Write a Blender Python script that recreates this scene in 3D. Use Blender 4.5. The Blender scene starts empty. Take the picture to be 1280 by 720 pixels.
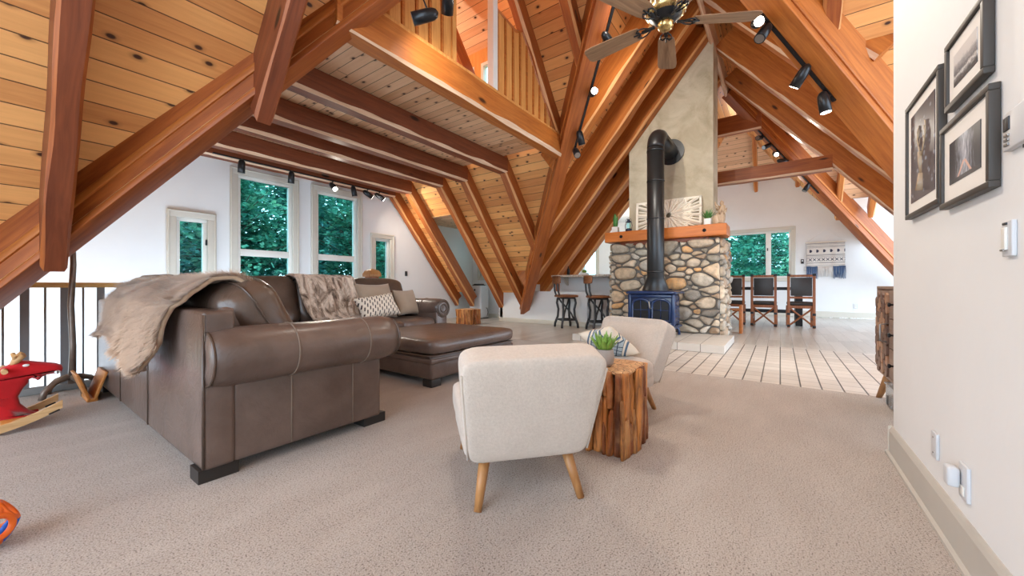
import bpy, bmesh, math, random
from mathutils import Vector, Matrix, noise
random.seed(7)
PI = math.pi
scn = bpy.context.scene
COL = scn.collection
V = Vector
# ---------------------------------------------------------------- node helper
class NT:
    def __init__(s, name):
        m = bpy.data.materials.new(name); m.use_nodes = True
        s.m = m; s.t = m.node_tree; s.t.nodes.clear()
        s.out = s.t.nodes.new('ShaderNodeOutputMaterial')
    def n(s, typ, ins=None, **props):
        nd = s.t.nodes.new(typ)
        for k, v in props.items(): setattr(nd, k, v)
        for k, v in (ins or {}).items(): s.set(nd.inputs[k], v)
        return nd
    def set(s, sock, v):
        if isinstance(v, bpy.types.NodeSocket): s.t.links.new(v, sock)
        elif isinstance(v, (int, float)) and getattr(sock, 'type', '') in ('RGBA',): sock.default_value = (v, v, v, 1)
        elif isinstance(v, (tuple, list)) and sock.type == 'RGBA' and len(v) == 3: sock.default_value = (*v, 1)
        else: sock.default_value = v
    def math(s, op, a, b=0.0, c=0.0):
        nd = s.t.nodes.new('ShaderNodeMath'); nd.operation = op
        s.set(nd.inputs[0], a); s.set(nd.inputs[1], b)
        if op in ('MULTIPLY_ADD', 'COMPARE', 'SMOOTH_MIN', 'SMOOTH_MAX', 'WRAP', 'PINGPONG'): s.set(nd.inputs[2], c)
        return nd.outputs[0]
    def mix(s, f, a, b, blend='MIX'):
        nd = s.t.nodes.new('ShaderNodeMix'); nd.data_type = 'RGBA'; nd.blend_type = blend
        s.set(nd.inputs[0], f); s.set(nd.inputs[6], a); s.set(nd.inputs[7], b)
        return nd.outputs[2]
    def ramp(s, f, stops):
        nd = s.t.nodes.new('ShaderNodeValToRGB'); s.set(nd.inputs[0], f)
        el = nd.color_ramp.elements
        while len(el) < len(stops): el.new(0.5)
        for e, (p, c) in zip(el, stops):
            e.position = p; e.color = (*c, 1) if len(c) == 3 else c
        return nd.outputs[0]
    def step(s, f, lo, hi):
        nd = s.t.nodes.new('ShaderNodeMapRange'); nd.interpolation_type = 'SMOOTHSTEP'
        s.set(nd.inputs[0], f); s.set(nd.inputs[1], lo); s.set(nd.inputs[2], hi)
        return nd.outputs[0]
    def obj(s, jitter=True):
        tc = s.n('ShaderNodeTexCoord').outputs['Object']
        if not jitter: return tc
        oi = s.n('ShaderNodeObjectInfo').outputs['Random']
        k = s.math('MULTIPLY', oi, 37.0)
        return s.n('ShaderNodeVectorMath', {0: tc, 1: s.n('ShaderNodeCombineXYZ', {0: k, 1: k, 2: k}).outputs[0]}).outputs[0]
    def scale(s, vec, sc, rot=(0, 0, 0)):
        return s.n('ShaderNodeMapping', {'Vector': vec, 'Scale': sc, 'Rotation': rot}).outputs[0]
    def noise(s, vec, scale, detail=4, rough=.55, dist=0.0):
        return s.n('ShaderNodeTexNoise', {'Vector': vec, 'Scale': scale, 'Detail': detail, 'Roughness': rough, 'Distortion': dist}).outputs[0]
    def vor(s, vec, scale, out='Distance', **kw):
        return s.n('ShaderNodeTexVoronoi', {'Vector': vec, 'Scale': scale}, **kw).outputs[out]
    def bump(s, h, strength=.3, dist=.01):
        return s.n('ShaderNodeBump', {'Height': h, 'Strength': strength, 'Distance': dist}).outputs[0]
    def done(s, col, rough=.5, metal=0.0, normal=None, spec=.5, **kw):
        b = s.n('ShaderNodeBsdfPrincipled', {'Base Color': col, 'Roughness': rough, 'Metallic': metal, 'Specular IOR Level': spec})
        if normal is not None: s.set(b.inputs['Normal'], normal)
        for k, v in kw.items(): s.set(b.inputs[k.replace('_', ' ')], v)
        s.t.links.new(b.outputs[0], s.out.inputs[0])
        return s.m
def plain(name, col, rough=.5, metal=0.0, var=.08, sc=9, spec=.5):
    t = NT(name); c = t.obj()
    f = t.noise(c, sc, 3)
    d = tuple(max(0, x * (1 - var)) for x in col); l = tuple(min(1, x * (1 + var)) for x in col)
    return t.done(t.mix(f, d, l), rough, metal, spec=spec)
def wood(name, dark, light, axis='X', grain=1.0, knots=0.0, rough=.45, tone=.25):
    t = NT(name); c = t.obj()
    rot = {'X': (0, 0, 0), 'Y': (0, 0, PI / 2), 'Z': (0, PI / 2, 0)}[axis]
    c = t.n('ShaderNodeMapping', {'Vector': c, 'Rotation': rot}).outputs[0]
    g = t.noise(t.scale(c, (.8 * grain, 11 * grain, 11 * grain)), 2.2, 7, .62, .8)
    big = t.noise(t.scale(c, (.5, 2, 2)), 1.6, 2)
    col = t.ramp(g, [(.28, dark), (.5, tuple((a + b) / 2 for a, b in zip(dark, light))), (.72, light)])
    col = t.mix(t.math('MULTIPLY', big, tone * 2), col, tuple(x * .55 for x in dark), 'MIX')
    if knots:
        v = t.n('ShaderNodeTexVoronoi', {'Vector': t.scale(c, (1.5, 4.5, 4.5)), 'Scale': knots})
        k = t.step(v.outputs['Distance'], .13, .06)
        col = t.mix(k, col, tuple(x * .16 for x in dark))
    return t.done(col, rough, normal=t.bump(g, .15, .004))
def planks(name, dark, light, w=.14, L=2.6, knots=True, gap=.02, rough=.5, gapcol=None, spread=1.0):
    t = NT(name); c = t.obj(False)
    s = t.n('ShaderNodeSeparateXYZ', {0: c}); x, y = s.outputs[0], s.outputs[1]
    yy = t.math('DIVIDE', y, w); row = t.math('FLOOR', yy); fy = t.math('FRACT', yy)
    off = t.n('ShaderNodeTexWhiteNoise', {'W': row}, noise_dimensions='1D').outputs[0]
    xx = t.math('DIVIDE', t.math('ADD', x, t.math('MULTIPLY', off, 9.0)), L)
    bi = t.math('FLOOR', xx); fx = t.math('FRACT', xx)
    rnd = t.n('ShaderNodeTexWhiteNoise', {'Vector': t.n('ShaderNodeCombineXYZ', {0: bi, 1: row}).outputs[0]}, noise_dimensions='2D').outputs[0]
    cc = t.n('ShaderNodeCombineXYZ', {0: t.math('ADD', x, t.math('MULTIPLY', rnd, 31.0)), 1: t.math('MULTIPLY_ADD', row, 3.1, y), 2: rnd}).outputs[0]
    g = t.noise(t.scale(cc, (.9, 13, 1)), 2.0, 6, .6, .6)
    f = t.math('ADD', t.math('MULTIPLY', rnd, .55 * spread), t.math('MULTIPLY', g, .6))
    col = t.ramp(f, [(.15, dark), (.5, tuple(a * .45 + b * .55 for a, b in zip(dark, light))), (.85, light)])
    if knots:
        v = t.n('ShaderNodeTexVoronoi', {'Vector': t.scale(cc, (4.0, 6.4, 1)), 'Scale': 1.0}, voronoi_dimensions='2D')
        sel = t.n('ShaderNodeSeparateColor', {0: v.outputs['Color']}).outputs[0]
        k = t.math('MULTIPLY', t.step(v.outputs['Distance'], .125, .06), t.math('GREATER_THAN', sel, .5))
        ring = t.math('MULTIPLY', t.step(v.outputs['Distance'], .24, .10), t.math('GREATER_THAN', sel, .5))
        col = t.mix(t.math('MULTIPLY', ring, .35), col, tuple(q * .5 for q in dark))
        col = t.mix(k, col, (.055, .016, .006))
    e = t.math('MINIMUM', fy, t.math('SUBTRACT', 1.0, fy))
    ex = t.math('MULTIPLY', t.math('MINIMUM', fx, t.math('SUBTRACT', 1.0, fx)), L / w)
    e = t.math('MINIMUM', e, ex)
    gp = t.step(e, gap * 1.6, gap * .6)
    col = t.mix(gp, col, gapcol or tuple(q * .18 for q in dark))
    h = t.step(e, 0.0, gap * 2.5)
    return t.done(col, rough, normal=t.bump(h, .5, .006))
# ---------------------------------------------------------------- materials
M = {}
M['plank'] = planks('knotty_pine_planks', (.53, .185, .048), (.92, .475, .165), w=.145, L=14)
M['plank_pale'] = planks('pale_pine_planks', (.60, .32, .16), (.92, .64, .41), w=.13, L=6)
M['batten'] = wood('loft_pine', (.58, .22, .05), (.88, .46, .14), 'Z', knots=0, tone=.1)
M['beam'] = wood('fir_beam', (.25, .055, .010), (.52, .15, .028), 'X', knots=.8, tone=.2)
M['beam_lit'] = wood('fir_beam_orange_lit', (.35, .09, .014), (.64, .22, .042), 'X', knots=.8, tone=.15)  # brighter copy of the beam fir, light on it put into the colour
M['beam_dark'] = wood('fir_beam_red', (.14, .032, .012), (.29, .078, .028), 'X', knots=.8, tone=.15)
M['sap'] = wood('sapwood_edge_lit', (.62, .36, .20), (.90, .68, .50), 'X', tone=.05)  # pale sapwood wane, with the light on the edge put into its colour
M['sap_lit_o'] = wood('sapwood_edge_lit_amber', (.50, .20, .055), (.78, .42, .17), 'X', tone=.05)  # amber wane, likewise lightened to carry light along the lower edge
M['wall'] = (lambda t: t.done(t.mix(t.noise(t.obj(False), 2.5, 4), (.755, .77, .785), (.82, .835, .845)), .75, normal=t.bump(t.noise(t.obj(False), 14, 5), .12, .01)))(NT('white_plaster'))
M['trim'] = plain('beige_trim_paint', (.62, .59, .52), .45, var=.04)
M['base'] = plain('taupe_baseboard_paint', (.50, .475, .43), .45, var=.04)
M['sash'] = plain('white_sash_paint', (.78, .77, .72), .4, var=.04)
def carpet():
    t = NT('speckled_carpet'); c = t.obj(False)
    a = t.noise(c, 215, 3, .8); b = t.noise(c, 170, 2); big = t.noise(c, .9, 3, .6)
    dirc = t.noise(t.scale(c, (1.2, 4, 1), (0, 0, .6)), 1.3, 3)
    col = t.ramp(a, [(.30, (.12, .095, .08)), (.42, (.35, .30, .265)), (.55, (.50, .44, .39)), (.72, (.66, .60, .545))])
    col = t.mix(t.step(t.noise(c, 150, 2, .6), .57, .64), col, (.115, .085, .07))
    col = t.mix(t.math('MULTIPLY', t.step(big, .35, .65), .20), col, (.33, .28, .245))
    col = t.mix(t.math('MULTIPLY', t.step(dirc, .4, .7), .10), col, (.76, .71, .66))
    h = t.math('ADD', a, t.math('MULTIPLY', b, .8))
    return t.done(col, .95, normal=t.bump(h, .35, .004), spec=.1, Sheen_Weight=.15, Sheen_Roughness=.5)
M['carpet'] = carpet()
M['vinyl'] = planks('pale_grey_floor_planks', (.40, .365, .325), (.60, .56, .51), w=.16, L=1.3, knots=False, gap=.006, rough=.30, spread=.8, gapcol=(.25, .22, .19))
def tiles(name, w, L, c1, c2, grout, ga=.011, gb=.007):
    t = NT(name); c = t.obj(False)
    s = t.n('ShaderNodeSeparateXYZ', {0: c})
    yy = t.math('DIVIDE', s.outputs[1], w); xx = t.math('DIVIDE', s.outputs[0], L)
    r = t.n('ShaderNodeTexWhiteNoise', {'Vector': t.n('ShaderNodeCombineXYZ', {0: t.math('FLOOR', xx), 1: t.math('FLOOR', yy)}).outputs[0]}, noise_dimensions='2D').outputs[0]
    fy, fx = t.math('FRACT', yy), t.math('FRACT', xx)
    ey = t.math('MULTIPLY', t.math('MINIMUM', fy, t.math('SUBTRACT', 1.0, fy)), w)
    ex = t.math('MULTIPLY', t.math('MINIMUM', fx, t.math('SUBTRACT', 1.0, fx)), L)
    gy = t.step(ey, ga, ga * .55); gx = t.step(ex, gb, gb * .5)
    col = t.mix(t.math('ADD', t.math('MULTIPLY', r, .6), t.math('MULTIPLY', t.noise(c, 7, 4), .4)), c1, c2)
    col = t.mix(t.math('MULTIPLY', gx, .6), col, grout); col = t.mix(gy, col, grout)
    e = t.math('MAXIMUM', gx, gy)
    return t.done(col, .38, normal=t.bump(t.math('SUBTRACT', 1.0, e), .5, .006))
M['tile'] = tiles('brick_floor_tile', .152, .20, (.50, .455, .41), (.66, .61, .56), (.06, .055, .05), .007, .006)
M['hearth'] = tiles('hearth_tile', .30, .335, (.52, .49, .45), (.68, .64, .59), (.24, .22, .20), .006, .005)
M['black'] = plain('black_metal', (.012, .012, .014), .35, .3)
M['dkgrey'] = plain('dark_grey_steel', (.055, .058, .065), .45, .6)
M['steel'] = plain('brushed_steel', (.30, .29, .28), .35, .8)
M['stone_grey'] = plain('soot_black', (.02, .02, .022), .6)
def glass():
    t = NT('window_glass')
    tr = t.n('ShaderNodeBsdfTransparent', {'Color': (.74, .98, 1.0, 1)})
    gl = t.n('ShaderNodeBsdfGlossy', {'Color': (.9, .97, 1, 1), 'Roughness': .02})
    fr = t.n('ShaderNodeFresnel', {'IOR': 1.10})
    mx = t.n('ShaderNodeMixShader', {0: fr.outputs[0], 1: tr.outputs[0], 2: gl.outputs[0]})
    t.t.links.new(mx.outputs[0], t.out.inputs[0]); return t.m
M['glass'] = glass()
def emit(name, col, st):
    t = NT(name); e = t.n('ShaderNodeEmission', {'Color': (*col, 1), 'Strength': st})
    t.t.links.new(e.outputs[0], t.out.inputs[0]); return t.m
M['lamp'] = emit('lit_lamp_face', (1, .90, .76), 16)
# ---------------------------------------------------------------- mesh builder
class MB:
    def __init__(s): s.v = []; s.f = []; s.mi = []; s.sm = []; s.col = []
    def add(s, vs, fs, mi=0, smooth=False, xf=None):
        o = len(s.v)
        for p in vs:
            p = V(p)
            s.v.append(xf @ p if xf is not None else p)
        for f in fs:
            s.f.append([i + o for i in f]); s.mi.append(mi); s.sm.append(smooth)
        return o
    def box(s, c, d, rot=None, mi=0, bev=0.0):
        x, y, z = (q / 2 for q in d)
        xf = Matrix.Translation(V(c))
        if rot is not None: xf = xf @ (rot if isinstance(rot, Matrix) else Matrix.Rotation(rot, 4, 'Z'))
        b = min(bev, x * .95, y * .95, z * .95)
        if b <= 0:
            vs = [(i * x, j * y, k * z) for k in (-1, 1) for j in (-1, 1) for i in (-1, 1)]
            fs = [(0, 2, 3, 1), (4, 5, 7, 6), (0, 1, 5, 4), (2, 6, 7, 3), (0, 4, 6, 2), (1, 3, 7, 5)]
            s.add(vs, fs, mi, False, xf)
        else:
            bm = bmesh.new(); bmesh.ops.create_cube(bm, size=1)
            for q in bm.verts: q.co = V((q.co.x * 2 * x, q.co.y * 2 * y, q.co.z * 2 * z))
            bmesh.ops.bevel(bm, geom=bm.edges[:], offset=b, segments=2, profile=.6, affect='EDGES')
            s.bm(bm, mi, True, xf)
        return s
    def bm(s, bm, mi=0, smooth=True, xf=None):
        bm.verts.index_update()
        s.add([q.co.copy() for q in bm.verts], [[q.index for q in f.verts] for f in bm.faces], mi, smooth, xf); bm.free(); return s
    def tube(s, pts, rad, n=8, mi=0, cap=True, smooth=True, squash=None):
        pts = [V(p) for p in pts]; k = len(pts)
        if not isinstance(rad, (list, tuple)): rad = [rad] * k
        vs = []; up = None
        for i, p in enumerate(pts):
            d = (pts[min(i + 1, k - 1)] - pts[max(i - 1, 0)]).normalized()
            if up is None:
                up = V((0, 0, 1)) if abs(d.z) < .9 else V((1, 0, 0))
            a = d.cross(up).normalized(); b = a.cross(d).normalized(); up = b
            for j in range(n):
                t = 2 * PI * j / n
                vs.append(p + (a * math.cos(t) * (squash[0] if squash else 1) + b * math.sin(t) * (squash[1] if squash else 1)) * rad[i])
        fs = [(i * n + j, i * n + (j + 1) % n, (i + 1) * n + (j + 1) % n, (i + 1) * n + j) for i in range(k - 1) for j in range(n)]
        s.add(vs, fs, mi, smooth)
        if cap:
            o = len(s.v) - len(vs)
            s.f.append([o + j for j in range(n)][::-1]); s.mi.append(mi); s.sm.append(False)
            s.f.append([o + (k - 1) * n + j for j in range(n)]); s.mi.append(mi); s.sm.append(False)
        return s
    def cyl(s, p0, p1, r0, r1=None, n=16, mi=0, smooth=True): return s.tube([p0, p1], [r0, r0 if r1 is None else r1], n, mi, True, smooth)
    def lathe(s, prof, c=(0, 0, 0), n=20, mi=0, xf=None, smooth=True):
        vs = [(r * math.cos(2 * PI * j / n) + c[0], r * math.sin(2 * PI * j / n) + c[1], z + c[2]) for r, z in prof for j in range(n)]
        fs = [(i * n + j, i * n + (j + 1) % n, (i + 1) * n + (j + 1) % n, (i + 1) * n + j) for i in range(len(prof) - 1) for j in range(n)]
        s.add(vs, fs, mi, smooth, xf); return s
    def prism(s, poly, h, mi=0, xf=None, z0=0.0, smooth=False):
        n = len(poly)
        vs = [(x, y, z0) for x, y in poly] + [(x, y, z0 + h) for x, y in poly]
        fs = [list(range(n))[::-1], list(range(n, 2 * n))] + [(i, (i + 1) % n, n + (i + 1) % n, n + i) for i in range(n)]
        s.add(vs, fs, mi, smooth, xf); return s
    def sq(s, d, c=(0, 0, 0), e=.35, e2=None, nu=28, nv=16, xf=None, mi=0, fn=None):
        """rounded box / cushion: superellipsoid"""
        e2 = e if e2 is None else e2
        pw = lambda t, k: math.copysign(abs(t) ** k, t)
        vs = []
        for i in range(nv + 1):
            la = -PI / 2 + PI * i / nv
            for j in range(nu):
                lo = 2 * PI * j / nu
                p = V((pw(math.cos(la), e2) * pw(math.cos(lo), e) * d[0] / 2, pw(math.cos(la), e2) * pw(math.sin(lo), e) * d[1] / 2, pw(math.sin(la), e2) * d[2] / 2))
                if fn: p = fn(p)
                vs.append(p + V(c))
        fs = [(i * nu + j, i * nu + (j + 1) % nu, (i + 1) * nu + (j + 1) % nu, (i + 1) * nu + j) for i in range(nv) for j in range(nu)]
        s.add(vs, fs, mi, True, xf); return s
    def grid(s, fn, nu, nv, mi=0, smooth=True):
        vs = [fn(i / nu, j / nv) for j in range(nv + 1) for i in range(nu + 1)]
        fs = [(j * (nu + 1) + i, j * (nu + 1) + i + 1, (j + 1) * (nu + 1) + i + 1, (j + 1) * (nu + 1) + i) for j in range(nv) for i in range(nu)]
        s.add(vs, fs, mi, smooth); return s
    def build(s, name, mat, parent=None, mw=None, weld=False):
        me = bpy.data.meshes.new(name)
        me.from_pydata([tuple(p) for p in s.v], [], s.f)
        for m in (mat if isinstance(mat, (list, tuple)) else [mat]): me.materials.append(M[m] if isinstance(m, str) else m)
        for p, mi, sm in zip(me.polygons, s.mi, s.sm): p.material_index = mi; p.use_smooth = sm
        me.validate(); me.update()
        bm = bmesh.new(); bm.from_mesh(me)
        bmesh.ops.remove_doubles(bm, verts=bm.verts, dist=1e-5)
        bmesh.ops.recalc_face_normals(bm, faces=bm.faces)
        bm.to_mesh(me); bm.free()
        o = bpy.data.objects.new(name, me); COL.objects.link(o)
        if parent is not None: o.parent = parent
        if mw is not None: o.matrix_world = mw
        return o
def tag(o, label=None, cat=None, group=None, kind=None):
    if label: o['label'] = label
    if cat: o['category'] = cat
    if group: o['group'] = group
    if kind: o['kind'] = kind
    return o
def thing(name, label, cat, loc=(0, 0, 0), rz=0.0, group=None, kind=None):
    o = bpy.data.objects.new(name, None); o.empty_display_size = .1; COL.objects.link(o)
    o.location = loc; o.rotation_euler = (0, 0, rz)
    return tag(o, label, cat, group, kind)
def dup(o, loc=None, rz=None, label=None, parent=None):
    c = o.copy(); COL.objects.link(c)
    if parent is not None: c.parent = parent
    if loc is not None: c.location = loc
    if rz is not None: c.rotation_euler = (0, 0, rz)
    if label: c['label'] = label
    for ch in list(o.children): dup(ch, parent=c)
    return c
def fn3(x, y, z, s=1.0): return noise.noise(V((x * s, y * s, z * s)))
def R3(rx=0, ry=0, rz=0): return Matrix.Rotation(rz, 4, 'Z') @ Matrix.Rotation(ry, 4, 'Y') @ Matrix.Rotation(rx, 4, 'X')
def at(x, y, z, rx=0, ry=0, rz=0): return Matrix.Translation((x, y, z)) @ R3(rx, ry, rz)
# ---------------------------------------------------------------- camera (wide lens, at seated eye height)
cam = bpy.data.cameras.new('camera'); co = bpy.data.objects.new('camera', cam); COL.objects.link(co)
cam.sensor_width = 36; cam.lens = 36 * 470 / 1280; cam.shift_y = -3 / 1280; cam.clip_start = .02; cam.clip_end = 200
co.location = (0, 0, .92); co.rotation_euler = (PI / 2, 0, math.radians(35.5 - 90)); scn.camera = co
# ---------------------------------------------------------------- structure
TAN = 1.2; ZP = 5.70; ZU = 5.34; WU = 3.62; MV = 1.0; WALLV = 7.6; FARU = 14.2
def struct(name, label, mb, mats, mw=None): return tag(mb.build(name, mats, mw=mw), label, None, None, 'structure')
def frame(o, x, y):
    x = V(x).normalized(); y = V(y); y = (y - x * x.dot(y)).normalized(); z = x.cross(y)
    m = Matrix((( x.x, y.x, z.x, o[0]), (x.y, y.y, z.y, o[1]), (x.z, y.z, z.z, o[2]), (0, 0, 0, 1)))
    return m
def facet(name, label, polys, zf, xdir, mat='plank', th=.05):
    """roof planking: polygons given in plan, lifted onto a slope, planks along xdir"""
    P = [[V((u, v, zf(u, v))) for u, v in pl] for pl in polys]
    o = P[0][0]
    a, b, c = P[0][0], P[0][1], P[0][2]
    nrm = (b - a).cross(c - a).normalized()
    if nrm.z < 0: nrm = -nrm
    x = V(xdir); y = nrm.cross(x)
    mw = frame(o, x, y); inv = mw.inverted()
    mb = MB()
    for pl in P:
        loc = [inv @ p for p in pl]
        mb.prism([(p.x, p.y) for p in loc], th if mw.col[2].xyz.z > 0 else -th)
    return struct(name, label, mb, mat, mw)
zml = lambda u, v: ZP - TAN * abs(v - MV)
zmn = lambda u, v: ZP - .20 - TAN * abs(v - MV)
zmr = lambda u, v: ZP + .35 - TAN * (MV - v)
zmf = lambda u, v: ZP + .25 - TAN * (v - MV)
zw1r = lambda u, v: ZP - .40 - TAN * abs(u - WU)
zw1 = lambda u, v: ZP - TAN * abs(u - WU)
facet('ceiling_near_left', 'knotty pine plank slope overhead at left of camera', [[(-3, 1), (WU, 1), (-.68, 5.3), (-3, 5.3)]], zmn, (1, 0, 0))
facet('ceiling_wing_left', 'pine plank slope left of the big windows', [[(WU, 1), (-.68, 5.3), (-.68, 7.6), (WU, 7.6)]], zw1, (0, 1, 0))
facet('ceiling_wing_right', 'knotty pine plank slope behind the sofa and loft',
      [[(WU, 1), (5.72, 3.1), (WU, 3.1)], [(5.0, 3.1), (5.72, 3.1), (7.75, 5.13), (7.75, 5.95), (5.0, 5.95)],
       [(5.0, 5.95), (6.24, 5.95), (6.24, 7.6), (5.0, 7.6)], [(6.24, 6.9), (7.75, 6.9), (7.75, 7.6), (6.24, 7.6)]], zw1, (0, 1, 0))
facet('ceiling_loft_shed', 'pale plank shed ceiling over the loft', [[(WU, 3.1), (5.0, 3.1), (5.0, 7.6), (WU, 7.6)]], lambda u, v: 5.7 - .5 * (u - WU), (0, 1, 0), 'plank_pale')
facet('ceiling_far_left', 'pine plank slope above the bar and kitchen', [[(WU - .02, .7), (WU, 1), (7.75, 5.13), (9.4, 5.13), (9.4, .7)], [(9.4, .7), (9.4, 2.75), (FARU, 2.75), (FARU, .7)]], zmf, (1, 0, 0))
facet('ceiling_near_right', 'pine plank slope above the white wall', [[(-3, 1), (WU, 1), (-1.9, -4.5), (-3, -4.5)]], zmn, (1, 0, 0))
facet('ceiling_mid_right', 'plank slope between the right hand rafters', [[(WU - .6, 1.3), (10.9, 1.3), (10.9, -.5), (9.8, -2.7), (6.6, -2.75)]], zmr, (1, 0, 0))
facet('ceiling_right_wing_near', 'plank slope of right wing behind white wall', [[(WU, 1), (WU, -4.5), (-1.9, -4.5)]], zw1r, (0, 1, 0))
facet('ceiling_right_wing_far', 'orange plank slope at top right beside white wall', [[(WU, 1), (6.71, -2.09), (6.71, -4.5), (WU, -4.5)]], zw1r, (0, 1, 0))
zw2 = lambda u, v: ZP - TAN * abs(u - 9.8)
0 and facet('ceiling_dining_near', 'plank slope on near side of dining gable', [[(9.8, 1), (6.71, -2.09), (6.71, -4.5), (9.8, -4.5)]], zw2, (0, 1, 0))
facet('ceiling_dining_far', 'pale plank slope beyond the dining beam at right', [[(9.8, 1), (12.05, -1.25), (12.05, -4.5), (9.8, -4.5)]], zw2, (0, 1, 0), 'plank_pale')
facet('ceiling_far_hip', 'pale pine plank hip above the dining wall', [[(12.9, 4), (FARU, 4), (FARU, -3), (12.9, -3)]], lambda u, v: 4.3 + 1.2 * (FARU - u), (0, 1, 0), 'plank_pale')
facet('ceiling_far_main', 'plank slope above the dining room', [[(9.8, 1), (FARU, 1), (FARU, -2.0), (12.8, -2.0)]], zml, (1, 0, 0))
facet('ceiling_dormer', 'pale plank dormer ceiling above the air purifier', [[(6.24, 5.95), (8.62, 5.95), (8.62, 7.6), (6.24, 7.6)]], lambda u, v: 2.56, (0, 1, 0), 'plank_pale')
facet('ceiling_loft_floor', 'pale pine planks lying on the dark joists', [[(1.72, 2.9), (5.5, 2.9), (5.5, 7.6), (1.72, 7.6)]], lambda u, v: 3.285, (0, 1, 0), 'plank_pale', .03)
# ---- beams: underside centre line P0 -> P1, wavy waney lower edges
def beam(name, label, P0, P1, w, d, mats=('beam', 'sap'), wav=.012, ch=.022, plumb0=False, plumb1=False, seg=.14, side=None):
    P0, P1 = V(P0), V(P1); x = (P1 - P0); L = x.length; x.normalize()
    if side is None: yv = V((0, 0, 1)).cross(x)
    else: yv = V(side)
    mw = frame(P0, x, yv); zl = mw.col[2].xyz
    if zl.z < 0: mw = frame(P0, x, -yv); zl = mw.col[2].xyz
    n = max(2, int(L / seg)); mb = MB(); sd = random.random() * 90
    vs = []
    slope = -x.z / max(1e-4, math.hypot(x.x, x.y))       # down positive
    for i in range(n + 1):
        t = i / n * L
        a = ch * (1 + .9 * fn3(t * 2.3, sd, 0)) + .003; b = ch * (1 + .9 * fn3(t * 2.1, sd, 7)) + .003
        k1, k2 = wav * fn3(t * 1.7, sd, 3), wav * fn3(t * 1.6, sd, 11)
        pr = [(-w / 2 + k1 * .5, d), (-w / 2 + k1, a * 1.3), (-w / 2 + a + k1, k1 * .5), (w / 2 - b + k2, k2 * .5), (w / 2 + k2, b * 1.3), (w / 2 + k2 * .5, d)]
        for y, z in pr:
            sh = -z * slope if ((plumb0 and i == 0) or (plumb1 and i == n)) else 0
            vs.append((t + sh, y, z))
    fs = []; mi = []
    for i in range(n):
        for j in range(6):
            f = (i * 6 + j, i * 6 + (j + 1) % 6, (i + 1) * 6 + (j + 1) % 6, (i + 1) * 6 + j)
            mb.add([], [], 0)
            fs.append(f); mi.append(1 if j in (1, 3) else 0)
    fs.append(tuple(range(6))[::-1]); mi.append(0); fs.append(tuple(n * 6 + j for j in range(6))); mi.append(0)
    mb.add(vs, fs, 0); mb.mi = mi
    o = mb.build(name, list(mats), mw=mw)
    return tag(o, label, None, None, 'structure')
zuw = lambda u: ZU - TAN * abs(u - WU)
zum = lambda v: ZU - TAN * abs(v - MV)
# left wing rafters (far slope) and joists
RV = [7.48, 6.9, 5.9, 5.2, 4.2]
words = ['rafter against the window wall', 'second rafter from window wall, foot beside the air purifier', 'third rafter from window wall, crossing the dormer',
         'fourth rafter from window wall, left of the beam cluster', 'fifth rafter from window wall, running into the valley beam']
for i, v in enumerate(RV):
    foot = 7.78 if v > 5.1 else WU + (v - MV)
    beam('rafter', 'sloping brown fir ' + words[i], (WU, v, ZU), (foot, v, zuw(foot)), .17, .26, plumb1=True, mats=('beam', 'sap_lit_o'))
jw = ['joist nearest the window wall, above the track light', 'second ceiling joist from the window wall', 'third ceiling joist from the window wall', 'fourth ceiling joist from the window wall', 'ceiling joist just behind the orange loft beam']
for i, v in enumerate(RV):
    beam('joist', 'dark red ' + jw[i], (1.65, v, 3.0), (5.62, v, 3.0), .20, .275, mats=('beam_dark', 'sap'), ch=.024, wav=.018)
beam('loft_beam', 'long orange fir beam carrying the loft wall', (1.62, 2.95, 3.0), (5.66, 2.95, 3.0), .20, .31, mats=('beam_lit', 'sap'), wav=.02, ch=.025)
for v, wd in ((2.95, 'rafter rising beside the loft wall to the ridge'), (2.25, 'jack rafter on pine slope between loft and valley beam'), (1.62, 'short jack rafter near the ridge crossing')):
    e = WU + (v - MV)
    beam('rafter', 'brown fir ' + wd, (WU, v, ZU), (e, v, zuw(e)), .15, .26, mats=('beam', 'sap_lit_o'), plumb1=True)
# main left near rafters on the plank slope over the camera
for u, wd in ((-.66, 'main rafter leftmost over the rocking moose'), (.29, 'main rafter at top left ending on the great valley beam'), (1.27, 'short main rafter ending in a cut point on the great valley beam'), (2.3, 'main rafter above the loft track light')):
    e = MV + (WU - u) - .04
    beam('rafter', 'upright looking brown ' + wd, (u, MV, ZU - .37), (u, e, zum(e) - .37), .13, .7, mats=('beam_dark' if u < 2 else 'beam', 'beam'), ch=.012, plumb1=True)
# main far rafters, both slopes
for u, a, b in ((5.75, 'first', 'left of the fan'), (6.68, 'second', 'in front of the chimney'), (7.42, 'third', 'touching the stucco chimney'), (8.35, 'fourth', 'over the bar'), (9.2, 'fifth', 'over the kitchen')):
    e = min(MV + (u - WU), 5.1)
    beam('rafter', a + ' orange fir rafter of the left slope ' + b, (u, MV, ZU), (u, e, zum(e)), .22, .48, mats=('beam_lit', 'sap_lit_o'), plumb1=True)
for u, a in ((5.3, 'first'), (6.46, 'second'), (7.95, 'third'), (9.33, 'fourth')):
    t = min(u - WU, 3.6) + .1
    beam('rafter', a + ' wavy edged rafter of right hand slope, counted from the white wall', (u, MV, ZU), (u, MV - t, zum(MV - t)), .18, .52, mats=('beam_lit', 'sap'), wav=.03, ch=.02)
# right wing jack rafter
for v, wd in ((-.42, 'short upright jack rafter meeting the right valley beam'),):
    e = WU + (MV - v) + .05
    beam('rafter', wd, (WU, v, ZU - .25), (e, v, zuw(e) - .25), .14, .26, mats=('beam', 'sap_lit_o'), plumb1=True)
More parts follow.
